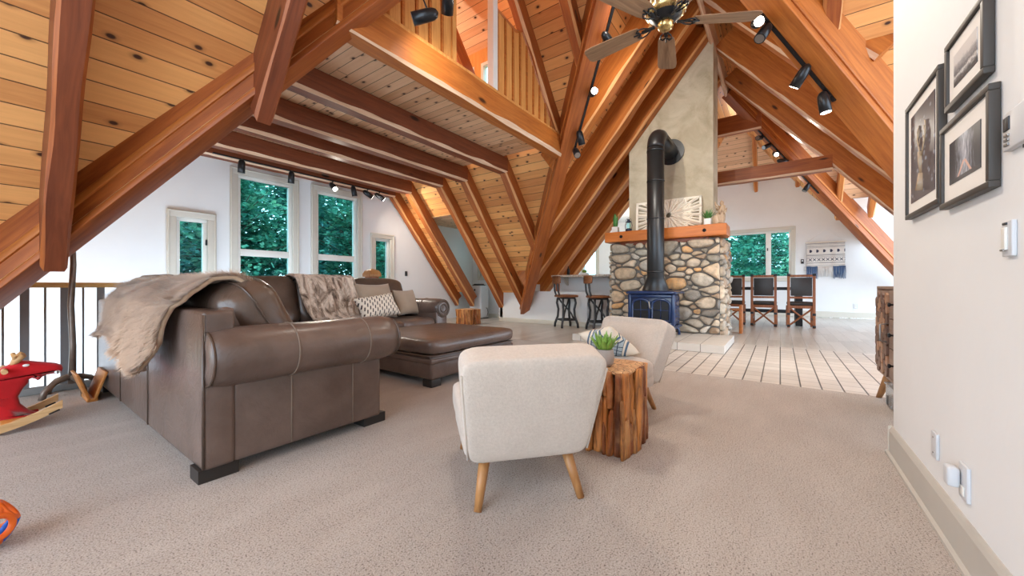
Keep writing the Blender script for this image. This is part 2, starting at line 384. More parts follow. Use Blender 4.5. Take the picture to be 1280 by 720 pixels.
# valley beams with bottom flange
def valley(label, P0, P1, mats=('beam', 'sap_lit_o'), w=.19, d=.5, fl=.26):
    o = beam('valley_beam', label, P0, P1, w, d, mats, wav=.002, ch=.008)
    P0, P1 = V(P0), V(P1); x = (P1 - P0); L = x.length
    y = V((0, 0, 1)).cross(x)
    mw = frame(P0, x, y)
    if mw.col[2].z < 0: mw = frame(P0, x, -y)
    mb = MB(); mb.box((L / 2, 0, -.0225), (L, fl, .045), bev=.006)
    f = mb.build('bottom_flange', mats[0]); f.parent = o; f.matrix_world = mw
    mb = MB(); mb.box((L / 2, 0, .12), (L, w + .03, .05), bev=.006)
    f = mb.build('side_ledger', 'beam_lit'); f.parent = o; f.matrix_world = mw  # lit beam colour stands for light falling on the ledge from above
    return o
valley('great valley beam running from lower left up to ridge', (WU, MV, 5.52), (-.75, 5.37, 5.52 - 1.305 * 4.37), w=.14, d=.56, fl=.18)
valley('valley beam behind the bar stools, holding spot lights', (WU, MV, 5.28), (7.82, 5.2, 5.28 - 1.2 * 4.2), d=.62, fl=.21)
valley('right valley beam holding a black track light', (WU, MV, 4.9), (6.75, -2.13, 4.9 - 1.3 * 3.13), mats=('beam_lit', 'sap_lit_o'), d=.75, fl=.3)
valley('far valley beam crossing in front of the dining wall', (9.8, MV, 5.28), (13.6, -2.8, 5.28 - 1.2 * 3.8), d=.42, fl=.22)
beam('ridge_board', 'thin pale ridge board running away above the fan', (WU - .6, MV, 5.22), (10.25, MV, 5.22), .07, .4, mats=('sap', 'sap'), wav=.006)  # pale colour stands for light on the underside of the board
beam('tie_beam', 'level tie beam right of the chimney above the dining chairs', (9.33, -.80, 3.10), (9.33, 2.6, 3.10), .2, .28, mats=('beam', 'sap'), wav=.02)
beam('header_beam', 'short brown header at the end of the ridge', (10.3, .35, 4.5), (10.3, 2.4, 4.5), .16, .42, mats=('beam', 'sap'))
for v, wd in ((.62, 'pale rafter tail hanging left on the dining wall top'), (-.42, 'rafter tail hanging right on the dining wall top')):
    beam('rafter', wd, (12.7, v, 5.45), (14.05, v, 3.85), .12, .2, mats=('beam_lit', 'sap_lit_o'), plumb1=True)
beam('rafter', 'slanted rafter crossing the far hip planks', (11.0, .9, 5.4), (13.2, -.9, 4.2), .13, .2, mats=('beam_lit', 'sap_lit_o'))
for v, wd in ((-1.75, 'far small rafter tail right of the dining beam'), (-1.15, 'far small rafter resting on the dining valley beam')):
    beam('rafter', wd, (9.8, v, 5.34), (12.15, v, 5.34 - 1.2 * 2.35), .12, .25, mats=('beam_lit', 'sap_lit_o'), plumb1=True)
# ---------------------------------------------------------------- loft wall
def bbwall(name, label, pts, post=None):
    """board and batten panel in the plane v=2.93: outline in (u,z)"""
    t = tag(MB().prism([(u, z) for u, z in pts], .04, xf=Matrix(((1, 0, 0, 0), (0, 0, -1, 2.97), (0, 1, 0, 0), (0, 0, 0, 1)))).build(name, 'batten'), label, None, None, 'structure')
    us = [p[0] for p in pts]; mb = MB()
    def ztop(u):
        z = 99
        for (a, za), (b, zb) in zip(pts, pts[1:] + pts[:1]):
            if abs(b - a) > 1e-6 and min(a, b) <= u <= max(a, b):
                q = za + (zb - za) * (u - a) / (b - a)
                if q > 3.4: z = min(z, q)
        return z
    u = min(us) + .02
    while u < max(us):
        zt = ztop(u)
        if zt < 50: mb.box((u, 2.922, (3.36 + zt) / 2), (.032, .018, zt - 3.36))
        u += .17
    mb.build('battens', 'beam_lit', t)
    return t
zr = lambda u: ZU - .02 - TAN * abs(u - WU)
bbwall('wall_loft', 'orange board and batten loft wall left of opening', [(1.95, 3.34), (2.98, 3.34), (2.98, zr(2.98)), (2.0, 3.4)])
bbwall('wall_loft_low', 'triangular board and batten loft panel right of the post', [(3.76, 3.34), (5.3, 3.34), (5.22, zr(5.22)), (4.35, zr(4.35)), (4.2, 4.36), (3.76, 4.42)])
struct('trim_1', 'sloping cap on the triangular loft panel', MB().tube([(3.76, 2.945, 4.44), (4.2, 2.945, 4.39), (4.36, 2.945, zr(4.36) + .02), (5.25, 2.945, zr(5.25) + .02)], .03, 4, smooth=False), 'beam_lit')
struct('trim_2', 'pale vertical post beside the loft opening', MB().box((3.71, 2.945, 4.30), (.09, .09, 1.95)), 'sash')
struct('trim_3', 'flat trim board along top of the orange loft beam', MB().box((3.65, 2.93, 3.335), (3.5, .11, .06), bev=.006), 'batten')
struct('trim_4', 'jamb board at the left of loft opening', MB().box((2.99, 2.945, 4.0), (.06, .08, 1.4)), 'batten')
# ---------------------------------------------------------------- walls with openings
def wall(name, label, axis, c0, c1, a0, a1, z0, z1, holes=(), mat='wall'):
    """box wall: axis 'v' -> plane v in [c0,c1], a = u; axis 'u' -> plane u in [c0,c1], a = v"""
    A = sorted({a0, a1, *[h[0] for h in holes], *[h[1] for h in holes]}); Z = sorted({z0, z1, *[h[2] for h in holes], *[h[3] for h in holes]})
    mb = MB()
    for i in range(len(A) - 1):
        for j in range(len(Z) - 1):
            am, zm = (A[i] + A[i + 1]) / 2, (Z[j] + Z[j + 1]) / 2
            if any(h[0] < am < h[1] and h[2] < zm < h[3] for h in holes): continue
            c, d = ((c0 + c1) / 2), abs(c1 - c0)
            if axis == 'v': mb.box((am, c, zm), (A[i + 1] - A[i], d, Z[j + 1] - Z[j]))
            else: mb.box((c, am, zm), (d, A[i + 1] - A[i], Z[j + 1] - Z[j]))
    return struct(name, label, mb, mat)
def floorpiece(name, label, polys, mat, th=.06, z=0):
    mb = MB()
    for p in polys: mb.prism(p, th, z0=z - th)
    return struct(name, label, mb, mat)
WIN = [(1.60, 2.22, .35, 2.10, 0), (2.41, 3.53, .55, 2.95, 1), (3.76, 4.88, .55, 2.95, 1), (5.09, 5.73, .35, 2.13, 0)]
wall('wall_left', 'white gable wall with four windows behind the sofa', 'v', WALLV, WALLV + .16, -1.2, 8.76, -2.7, 5.75, [(a + .08, b - .08, c + .08, d - .08) for a, b, c, d, k in WIN])
def window(name, label, a0, a1, z0, z1, plane, axis, rail=None, mull=None, latch=None):
    t = thing(name, label, None, kind='structure')
    def B(mb, a, c, z, da, dc, dz, bev=.006):
        if axis == 'v': mb.box((a, plane + c, z), (da, dc, dz), bev=bev)
        else: mb.box((plane + c, a, z), (dc, da, dz), bev=bev)
    def ring(mb, a0, a1, z0, z1, w, c, dc):
        B(mb, (a0 + a1) / 2, c, z1 - w / 2, a1 - a0, dc, w); B(mb, (a0 + a1) / 2, c, z0 + w / 2, a1 - a0, dc, w)
        B(mb, a0 + w / 2, c, (z0 + z1) / 2, w, dc, z1 - z0 - 2 * w); B(mb, a1 - w / 2, c, (z0 + z1) / 2, w, dc, z1 - z0 - 2 * w)
    mb = MB(); ring(mb, a0, a1, z0, z1, .115, -.018, .036); ring(mb, a0 + .012, a1 - .012, z0 + .012, z1 - .012, .02, -.024, .05); mb.build('casing', 'trim', t)
    mb = MB(); ring(mb, a0 + .09, a1 - .09, z0 + .09, z1 - .09, .075, .06, .09)
    if rail: B(mb, (a0 + a1) / 2, .06, rail, a1 - a0 - .2, .08, .12)
    if mull: B(mb, mull, .06, (z0 + z1) / 2, .14, .08, z1 - z0 - .2)
    mb.build('sash', 'sash', t)
    mb = MB(); B(mb, (a0 + a1) / 2, .07, (z0 + z1) / 2, a1 - a0 - .26, .006, z1 - z0 - .26, 0); mb.build('glass', 'glass', t)
    if latch:
        mb = MB(); B(mb, latch[0], .005, latch[1], .025, .03, .09); mb.build('latch', 'black', t)
    return t
for i, (a, b, c, d, k) in enumerate(WIN):
    window('window_%d' % (i + 1), ['narrow casement window leftmost in window wall', 'large window left of centre with cross rail', 'large window right of centre with cross rail', 'narrow casement window behind the newel post'][i], a, b, c, d, WALLV, 'v', 1.50 if k else None, None, ((b - .125), 1.62) if i == 0 else None)
FW = (-.38, 1.75, 1.05, 2.72)
wall('wall_back', 'white dining wall with window and wall hanging', 'u', FARU, FARU + .16, -5, 8, 0, 5.9, [(FW[0] + .08, FW[1] - .08, FW[2] + .08, FW[3] - .08), (5.95, 6.6, 1.2, 2.75)])
window('window_5', 'wide dining window looking onto green trees', FW[0], FW[1], FW[2], FW[3], FARU, 'u', None, .30, (.32, 2.05))
window('window_6', 'small kitchen window glimpsed above the bar', 5.87, 6.68, 1.12, 2.83, FARU, 'u')
wall('wall_dormer', 'white dormer end wall behind the air purifier', 'u', 8.6, 8.72, 5.9, WALLV, 0, 2.6, [(6.12, 7.3, 1.16, 2.26)])
window('window_7', 'little dormer window above the air purifier', 6.04, 7.38, 1.08, 2.34, 8.6, 'u')
wall('wall_loft_dormer', 'loft dormer wall with small high windows', 'u', 5.0, 5.1, 3.1, 7.6, 4.0, 5.05, [(3.75, 4.22, 4.33, 4.76), (4.38, 4.85, 4.33, 4.76), (5.0, 5.5, 4.33, 4.76)], 'batten')
for k, (a, b) in enumerate(((3.75, 4.22), (4.38, 4.85), (5.0, 5.5))):
    t = thing('window_%d' % (8 + k), ['small high loft window nearest the post', 'small high loft window in the middle', 'small high loft window furthest from post'][k], None, kind='structure')
    mb = MB()
    for z in (4.35, 4.74): mb.box((5.04, (a + b) / 2, z), (.1, b - a, .05))
    for y in (a + .025, b - .025): mb.box((5.04, y, 4.545), (.1, .05, .34))
    mb.build('sash', 'sash', t)
    MB().box((5.05, (a + b) / 2, 4.545), (.006, b - a - .1, .35)).build('glass', 'glass', t)
struct('wall_dormer_cheek', 'white cheek wall of the dormer', MB().prism([(6.24, 2.56), (7.78, .76), (7.78, 0), (8.72, 0), (8.72, 2.56)], .08, xf=Matrix(((1, 0, 0, 0), (0, 0, -1, 5.93), (0, 1, 0, 0), (0, 0, 0, 1)))), 'wall')
floorpiece('ceiling_kitchen', 'flat white kitchen ceiling beyond the rafters', [[(9.45, 2.7), (FARU, 2.7), (FARU, 8), (9.45, 8)]], 'wall', z=3.4)
floorpiece('ceiling_dining_bay', 'flat white bay ceiling right of the dining beam', [[(12.05, -1.2), (12.05, -5), (FARU, -5), (FARU, -1.2)]], 'wall', z=3.12)
wall('wall_knee', 'low white knee wall under the plank slope', 'u', 7.78, 7.9, 3.5, 5.95, 0, .78)
wall('wall_kitchen', 'low white kitchen knee wall behind the bar', 'v', 5.0, 5.12, 7.9, FARU, 0, .95)
wall('wall_right', 'white wall at right with three framed pictures', 'v', -.62, -.50, -2.6, 2.86, 0, 5.2)
wall('wall_stair', 'white stairwell wall end', 'u', 3.5, 3.58, 5.2, WALLV, -2.7, -.06)
floorpiece('floor', 'speckled beige carpet of the living area', [[(-3, -5), (4.3, -5), (4.3, 5.2), (-3, 5.2)], [(4.3, 2.05), (5.3, 2.05), (5.3, 5.2), (4.3, 5.2)], [(3.5, 5.2), (5.3, 5.2), (5.3, 7.6), (3.5, 7.6)]], 'carpet')
floorpiece('floor_tile', 'brick shaped pale floor tiles before the hearth', [[(4.3, -5), (6.94, -5), (6.94, 2.05), (4.3, 2.05)]], 'tile', z=-.004)
floorpiece('floor_wood', 'pale grey plank floor of dining room and bar', [[(6.94, -5), (FARU, -5), (FARU, 8), (6.94, 8)], [(5.3, 2.05), (6.94, 2.05), (6.94, 7.6), (5.3, 7.6)]], 'vinyl', z=-.004)
floorpiece('floor_lower', 'floor of the stairwell below', [[(-1.2, 5.2), (3.6, 5.2), (3.6, 7.6), (-1.2, 7.6)]], 'carpet', z=-2.7)
def baseboard(name, label, p0, p1, nrm, h=.13, th=.018):
    p0, p1 = V((*p0, 0)), V((*p1, 0)); x = (p1 - p0); L = x.length; n = V((*nrm, 0))
    mw = frame(p0, x, n)
    mb = MB()
    prof = [(0, 0), (th + .012, 0), (th + .012, .014), (th, .02), (th, h - .02), (th * .6, h - .006), (th * .3, h), (0, h)]
    vs = [(a, y, z) for a in (0, L) for y, z in prof]; k = len(prof)
    sgn = 1 if mw.col[2].z > 0 else -1
    mb.add([(a, y, z * sgn) for a, y, z in vs], [tuple(range(k)), tuple(range(k, 2 * k))[::-1]] + [(i, (i + 1) % k, k + (i + 1) % k, k + i) for i in range(k)])
    return struct(name, label, mb, 'base' if name == 'baseboard_right' else 'trim', mw)
baseboard('baseboard_right', 'taupe baseboard along the white picture wall', (-2.6, -.5), (2.89, -.5), (0, 1), .155)
baseboard('baseboard_corner', 'taupe baseboard around the wall end', (2.86, -.62), (2.86, -.48), (1, 0), .155)
baseboard('baseboard_back', 'cream baseboard along the dining wall', (FARU, -5), (FARU, 5), (-1, 0), .17)
baseboard('baseboard_knee', 'cream baseboard along the knee wall', (7.78, 3.5), (7.78, 5.95), (-1, 0), .1)
baseboard('baseboard_dormer', 'cream baseboard behind the air purifier', (8.6, 5.95), (8.6, 7.6), (-1, 0), .1)
# ---------------------------------------------------------------- upholstery
def leather(name, c0, c1, rough=.34):
    t = NT(name); c = t.obj()
    a = t.noise(c, 3.2, 4, .6); b = t.noise(c, 130, 2)
    col = t.ramp(a, [(.3, c0), (.7, c1)])
    r = t.math('MULTIPLY_ADD', a, .22, rough - .1)
    h = t.math('ADD', t.math('MULTIPLY', t.noise(c, 7, 4, .65, .7), 1.0), t.math('MULTIPLY', b, .06))
    return t.done(col, r, normal=t.bump(h, .35, .02), spec=.5, Coat_Weight=.3, Coat_Roughness=.22)
M['leather'] = leather('brown_leather', (.085, .056, .045), (.165, .113, .092))
M['leather_dk'] = leather('dark_brown_leather', (.055, .035, .026), (.105, .068, .05), .30)
M['stitch'] = plain('tan_stitching', (.20, .145, .11), .7)
M['foot_blk'] = plain('black_wood_foot', (.02, .016, .014), .5)
def fabric(name, c0, c1, sc=120, bump=.4, sheen=.3):
    t = NT(name); c = t.obj()
    a = t.noise(c, sc, 3, .7); b = t.noise(c, 6, 3)
    col = t.mix(t.math('ADD', t.math('MULTIPLY', a, .6), t.math('MULTIPLY', b, .4)), c0, c1)
    return t.done(col, .9, normal=t.bump(a, bump, .006), spec=.15, Sheen_Weight=sheen)
M['boucle'] = fabric('cream_woven_fabric', (.40, .33, .275), (.73, .635, .55), 90)
M['boucle_seam'] = fabric('cream_piping', (.40, .33, .27), (.62, .53, .44), 90)
M['tan'] = fabric('tan_linen', (.29, .215, .155), (.47, .365, .275), 160)
M['furlong'] = fabric('beige_fur', (.28, .18, .11), (.56, .40, .28), 40, .3)
M['furhair'] = fabric('beige_fur_hair', (.42, .27, .17), (.84, .63, .46), 16, .1)
def furstripe():
    t = NT('grey_brown_faux_fur'); c = t.obj(False)
    s = t.scale(c, (5.5, 2, 2.2), (0, .5, .1))
    a = t.noise(s, 1.9, 6, .68, 1.2)
    col = t.ramp(a, [(.36, (.10, .062, .042)), (.46, (.33, .24, .18)), (.55, (.66, .53, .43)), (.68, (.82, .70, .59))])
    return t.done(col, .95, normal=t.bump(t.noise(c, 60, 4), .8, .02), spec=.1, Sheen_Weight=.3)
M['furstripe'] = furstripe()
def dashes():
    t = NT('cream_with_black_dashes'); c = t.obj(False)
    c2 = t.n('ShaderNodeMapping', {'Vector': c, 'Rotation': (0, 0, .35)}).outputs[0]
    s = t.n('ShaderNodeSeparateXYZ', {0: c2})
    x = t.math('DIVIDE', s.outputs[0], .030); row = t.math('FLOOR', x)
    y = t.math('ADD', t.math('DIVIDE', s.outputs[1], .085), t.math('MULTIPLY', row, .37))
    k = t.math('MULTIPLY', t.step(t.math('ABSOLUTE', t.math('SUBTRACT', t.math('FRACT', x), .5)), .24, .18), t.math('LESS_THAN', t.math('FRACT', y), .55))
    return t.done(t.mix(k, (.78, .69, .58), (.05, .038, .04)), .9, spec=.15)
M['dashes'] = dashes()
SL = 'brown leather sectional sofa'
sofa = thing('sectional_sofa', 'large brown leather sectional sofa in an L with rolled arms', 'sofa', (0, 0, 0))
# body panels
mb = MB(); mb.box((.645, 3.53, .43), (.13, 2.74, .74), bev=.02); mb.build('back_panel', 'leather', sofa)
mb = MB(); mb.box((2.22, 4.83, .43), (3.28, .13, .74), bev=.025); mb.build('back_panel', 'leather', sofa)
mb = MB(); mb.box((1.11, 3.5, .19), (.86, 2.6, .26), bev=.02); mb.box((2.6, 4.3, .19), (2.3, .95, .26), bev=.02); mb.build('base', 'leather', sofa)
for v, r_ in ((3.15, .005), (3.95, .005), (2.165, .007)):
    MB().tube([(.579 + (r_ - .005) * 3, v, .07), (.578 + (r_ - .005) * 3, v, .785)], r_, 5).build('seam', 'leather_dk', sofa)
def roll_arm(ax, p0, p1, r, zc, lab=None):
    """rolled arm: axis from p0 to p1 in plan"""
    p0, p1 = V((*p0, 0)), V((*p1, 0)); x = (p1 - p0).normalized(); L = (p1 - p0).length; y = V((0, 0, 1)).cross(x)
    mw = frame(p0, x, y)
    n = 30; vs = []; prof = []
    m = 14
    for i in range(m + 1):
        t = i / m
        e = .05
        s0 = L * t
        rr = r * (1 - .10 * math.exp(-s0 / .03) - .10 * math.exp(-(L - s0) / .03)) * (1 + .012 * math.sin(s0 * 9))
        prof.append((s0, rr))
    prof = [(-.006, .001), (-.012, r * .55), (-.008, r * .8)] + prof + [(L + .010, r * .8), (L + .014, r * .55), (L + .006, .001)]
    for s0, rr in prof:
        for j in range(n):
            a = 2 * PI * j / n
            vs.append((s0, rr * math.cos(a), zc + rr * math.sin(a)))
    fs = [(i * n + j, i * n + (j + 1) % n, (i + 1) * n + (j + 1) % n, (i + 1) * n + j) for i in range(len(prof) - 1) for j in range(n)]
    mb = MB(); mb.add(vs, fs, 0, True); a = mb.build('arm_roll', 'leather', sofa); a.matrix_world = mw
    for s0 in (.36 * L, .78 * L):
        mb = MB(); mb.tube([(s0, (r + .002) * math.cos(q) * 1.0, zc + (r + .002) * math.sin(q)) for q in [k * 2 * PI / 28 for k in range(29)]], .004, 6, cap=False); s = mb.build('stitching', 'stitch', a)
    for e in (-.002, L + .004):
        mb = MB(); mb.tube([(e, r * .9 * math.cos(q), zc + r * .9 * math.sin(q)) for q in [k * 2 * PI / 28 for k in range(29)]], .007, 6, cap=False); s = mb.build('edge_piping', 'leather_dk', a)
    return a
roll_arm('u', (.60, 2.19), (1.60, 2.19), .142, .575)
mb = MB(); mb.box((1.115, 2.265, .31), (.83, .2, .50), bev=.02); p = mb.build('arm_panel', 'leather', sofa)
for u in (.97, 1.33): MB().tube([(u, 2.164, .07), (u, 2.164, .5)], .0035, 5).build('stitching', 'stitch', p)
mb = MB(); mb.box((.80, 2.33, .73), (.22, .06, .16), bev=.025); mb.build('corner_panel', 'leather', sofa)
roll_arm('v', (3.74, 3.86), (3.74, 4.80), .135, .60)
mb = MB(); mb.box((3.72, 4.33, .31), (.2, .94, .5), bev=.02); mb.build('arm_panel', 'leather', sofa)
# roll-end scroll on the far arm
for rr in (.10, .055):
    mb = MB(); mb.tube([(3.74 + rr * math.cos(q), 3.846, .60 + rr * math.sin(q)) for q in [k * 2 * PI / 24 for k in range(25)]], .008, 6, cap=False); mb.build('arm_scroll', 'leather_dk', sofa)
def wrk(amp, sc, sd):
    return lambda p: p * (1 + amp * fn3(p.x * sc + sd, p.y * sc, p.z * sc) + amp * .5 * fn3(p.x * sc * 2.3, p.y * sc * 2.3 + sd, p.z * sc * 2.3))
def cush(name, d, loc, rot, mat='leather', e=.32, e2=.42, amp=.02, seam=True):
    mb = MB(); mb.sq(d, e=e, e2=e2, nu=44, nv=22, fn=wrk(amp, 4.5, random.random() * 50))
    o = mb.build(name, mat, sofa); o.location = loc; o.rotation_euler = rot
    if seam:
        mb = MB()
        q = [k * 2 * PI / 48 for k in range(49)]
        pw = lambda t, k: math.copysign(abs(t) ** k, t)
        mb.tube([(pw(math.cos(a), e) * d[0] / 2 * 1.004, pw(math.sin(a), e) * d[1] / 2 * 1.004, 0) for a in q], .006, 5, cap=False)
        mb.build('piping', 'leather_dk', o)
    return o
# seat cushions
for v in (2.72, 3.43): cush('seat_cushion', (.80, .72, .20), (1.14, v, .39), (0, 0, 0))
cush('seat_cushion', (.86, .86, .20), (1.14, 4.25, .39), (0, 0, 0))
for u in (2.03, 2.74, 3.33): cush('seat_cushion', (.74 if u < 3 else .56, .80, .20), (u, 4.22, .39), (0, 0, 0))
# loose back cushions, standing on the seats
cush('back_cushion', (.52, .82, .34), (.90, 2.68, .71), (0, math.radians(62), 0), 'leather_dk', .45, .6, .065)
cush('back_cushion', (.56, .70, .30), (.87, 3.60, .72), (0, math.radians(66), 0), 'leather_dk', .45, .6, .06)
cush('back_cushion', (.56, .66, .28), (.90, 4.30, .74), (0, math.radians(70), .1), 'leather_dk', .45, .6, .04)
for u, wd in ((1.74, .74), (2.42, .70), (3.20, .84)):
    cush('back_cushion', (wd, .60, .27), (u, 4.58, .73), (math.radians(70), 0, 0), 'leather_dk', .40, .55, .055)
for x, y in ((.64, 2.24), (1.50, 2.26), (.66, 4.80), (3.72, 3.95), (3.72, 4.8)):
    mb = MB(); mb.prism([(-.07, -.06), (.09, -.06), (.07, .06), (-.07, .06)], .062); f = mb.build('foot', 'foot_blk', sofa); f.location = (x, y, 0)
# ---- throws
def throw_fur():
    ps = []
    # path over the sofa back, from inside cushion over the top down the outside
    def path(t, s):
        # t along v (0 near .. 1 far), s across (0 inside .. 1 outside hem)
        key = [(.90, .925), (.82, .955), (.72, .945), (.63, .90), (.565, .83), (.55, .72), (.54, .61), (.535, .52)]
        k = s * (len(key) - 1); i = min(int(k), len(key) - 2); f = k - i
        x = key[i][0] * (1 - f) + key[i + 1][0] * f; z = key[i][1] * (1 - f) + key[i + 1][1] * f
        near = 2.38 + .10 * s + .30 * max(0, s - .5); far = 4.25 - .30 * s
        v = near + (far - near) * t
        # folds running down the outside
        out = max(0, s - .5) * 2
        fo = out * (.045 * math.sin(v * 11 + .6) + .025 * math.sin(v * 23))
        hem = out * out * (.07 * math.sin(t * 7 + .4) - .12 * (t > .55) * (t - .55) * 2)
        bulge = .03 * fn3(v * 2, s * 3, 2)
        if s < .5: z += .03 * fn3(v * 3, s * 4, 9)
        return V((x - .03 - abs(fo) * .7 - bulge * .4 - .015 * out, v, z + bulge - hem))
    n1, n2 = 70, 50
    mb = MB(); mb.grid(lambda a, b: path(a, b), n1, n2)
    P = [[path(a / n1, b / n2) for b in range(n2 + 1)] for a in range(n1 + 1)]
    o = mb.build('fur_throw', 'furlong')
    md = o.modifiers.new('thick', 'SOLIDIFY'); md.thickness = .02; md.offset = -1
    tag(o, 'shaggy beige fur throw draped over the near corner of sofa back', 'throw')
    h = MB(); rr = random.Random(3)
    for _ in range(34000):
        a, b = rr.random(), rr.random()
        if rr.random() < .12: b = .97 + .03 * rr.random()
        if rr.random() < .06: a = rr.choice((0, 1)) + rr.uniform(-.01, .01)
        a = min(max(a, 0), 1); b = min(max(b, 0), 1)
        p = path(a, b); da = path(min(a + .01, 1), b) - path(max(a - .01, 0), b); db = path(a, min(b + .01, 1)) - path(a, max(b - .01, 0))
        nn = da.cross(db).normalized()
        if nn.x > 0 and b > .5: nn = -nn
        if nn.z < 0 and b <= .5: nn = -nn
        tdir = db.normalized()
        L = rr.uniform(.025, .06)
        q = p + nn * L * .6 + tdir * L * .65 + V((rr.uniform(-.016, .016), rr.uniform(-.026, .026), rr.uniform(-.014, .014)))
        sd = da.normalized() * rr.uniform(.0022, .004)
        h.add([p - sd, p + sd, q], [(0, 1, 2)])
    h.build('fur_pile', 'furhair', o)['kind'] = 'stuff'
throw_fur()
def throw_stripe():
    key = [(4.90, .60), (4.89, .86), (4.80, .975), (4.62, 1.03), (4.50, .99), (4.43, .88), (4.38, .74), (4.33, .60), (4.27, .53), (4.16, .515)]
    def path(a, s):
        k = s * (len(key) - 1); i = min(int(k), len(key) - 2); f = k - i
        y = key[i][0] * (1 - f) + key[i + 1][0] * f; z = key[i][1] * (1 - f) + key[i + 1][1] * f
        u = 1.98 + .14 * s + (.80 - .18 * s) * a
        fo = (.016 * math.sin(u * 30 + s * 2) + .012 * math.sin(u * 57)) * (1 if s > .3 else .5)
        return V((u + .02 * fn3(u * 4, s * 4, 1), y - abs(fo) * 1.3 - .012, z + .02 + .012 * fn3(u * 6, s * 5, 5)))
    mb = MB(); mb.grid(lambda a, b: path(a, b), 56, 56)
    o = mb.build('faux_fur_throw', 'furstripe'); md = o.modifiers.new('thick', 'SOLIDIFY'); md.thickness = .018; md.offset = 0
    tag(o, 'grey brown streaked faux fur throw over middle back cushions', 'throw')
throw_stripe()
def pillow(name, label, d, loc, rot, mat, cat='pillow', pinch=.10, group=None):
    mb = MB(); n = 22
    for sgn in (1, -1):
        def f(a, b):
            x, y = a * 2 - 1, b * 2 - 1
            t = (max(0, 1 - x ** 4) * max(0, 1 - y ** 4)) ** .55
            k = 1 - pinch * (1 - abs(x) ** 2) * .6 * 0 - 0
            xx = x * (1 - pinch * (1 - y * y)); yy = y * (1 - pinch * (1 - x * x))
            return V((xx * d[0] / 2, yy * d[1] / 2, sgn * t * d[2] / 2 * (1 + .12 * fn3(x * 2, y * 2, sgn * 3 + d[0]))))
        mb.grid(f, n, n)
    o = mb.build(name, mat); o.location = loc; o.rotation_euler = rot
    return tag(o, label, cat, group)
pillow('throw_pillow', 'large plain tan pillow leaning on sofa back behind the dashed pillow', (.52, .50, .19), (2.98, 4.31, .72), (math.radians(66), 0, 0), 'tan')
pillow('throw_pillow', 'small plain tan pillow beside the far rolled arm', (.38, .38, .16), (3.45, 4.30, .685), (math.radians(68), 0, .05), 'tan')
pillow('lumbar_pillow', 'cream pillow with rows of short black dashes on sofa', (.56, .32, .16), (2.83, 4.06, .66), (math.radians(60), math.radians(-7), 0), 'dashes')
# ---- ottoman
ot = thing('ottoman', 'square brown leather ottoman in front of the sectional sofa', 'ottoman', (2.93, 3.10, 0))
mb = MB(); mb.sq((1.30, 1.20, .17), (0, 0, .36), e=.13, e2=.4, nu=56, nv=18, fn=wrk(.010, 5, 4)); c = mb.build('top_cushion', 'leather', ot)
mb = MB(); mb.sq((1.31, 1.21, .03), (0, 0, .285), e=.13, e2=.8, nu=56, nv=8); mb.build('piping', 'leather_dk', c)
mb = MB(); mb.box((0, 0, .18), (1.24, 1.14, .22), bev=.03); mb.box((0, 0, .235), (1.26, 1.16, .05), bev=.015); mb.build('base', 'leather', ot)
for i in (-1, 1):
    for j in (-1, 1):
        mb = MB(); mb.box((i * .55, j * .50, .036), (.12, .12, .072), bev=.01); mb.build('foot', 'foot_blk', ot)
# ---- slipper chairs
M['legwood'] = wood('oak_leg', (.32, .13, .04), (.56, .28, .10), 'Z')
def slipper(label, loc, rz):
    """facing local +y, origin on the floor under the seat"""
    t = thing('slipper_chair', label, 'armchair', loc, rz, 'pair of cream slipper chairs')
    W = .62
    f = wrk(.012, 5, 3)
    mb = MB()
    # continuous back shell: profile in y,z swept across x with rounded sides
    prof = []
    def back(a, b, off):
        pass
    xf = at(0, -.25, .425, rx=math.radians(17))
    def flare(p):
        k = .85 + .15 * (p.z + .24) / .48
        ch = 0
        if p.y > 0: ch = .010 * math.cos(p.z * 2 * PI / .13) * (1 if abs(p.x) < .25 else 0)
        return V((p.x * k, p.y + ch, p.z))
    mb.sq((W, .15, .48), e=.16, e2=.22, nu=60, nv=36, xf=xf, fn=flare)
    b = mb.build('backrest', 'boucle', t)
    mb = MB()
    for sx in (-1, 1):
        mb.tube([xf @ V((sx * W / 2 * (.85 + .15 * (z + .24) / .48) * .985, -.064, z)) for z in (-.21, -.1, 0, .1, .18)], .005, 6)
    mb.tube([xf @ V((x, -.064, .20)) for x in (-.28, -.1, .1, .28)], .005, 6)
    mb.build('piping', 'boucle_seam', b)
    mb = MB(); mb.sq((.57, .60, .15), (0, .09, .315), e=.2, e2=.38, nu=52, nv=20, fn=lambda p: V((p.x, p.y, p.z + (.008 * math.cos(p.y * 2 * PI / .2) if p.z > 0 else 0)))); s = mb.build('seat', 'boucle', t)
    mb = MB(); mb.sq((.545, .58, .11), (0, .06, .235), e=.18, e2=.3, nu=52, nv=14); mb.build('seat_frame', 'boucle', t)
    for sx in (-1, 1):
        for y0, y1 in ((-.19, -.27), (.27, .345)):
            mb = MB(); mb.cyl((sx * .18, y0, .205), (sx * .225, y1, .0), .026, .016, 14); mb.build('leg', 'legwood', t)
    return t
ch1 = slipper('cream slipper chair seen from behind in the foreground', (1.51, 1.055, 0), math.atan2(-.66, .75))
ch2 = dup(ch1, (2.71, 1.06, 0), math.atan2(.95, .30) , 'cream slipper chair facing left behind the wooden chunk table')
for c_ in ch2.children:
    if c_.name.startswith('backrest'): c_.rotation_euler = (math.radians(7), 0, 0); c_.location = (0, .0, .03)
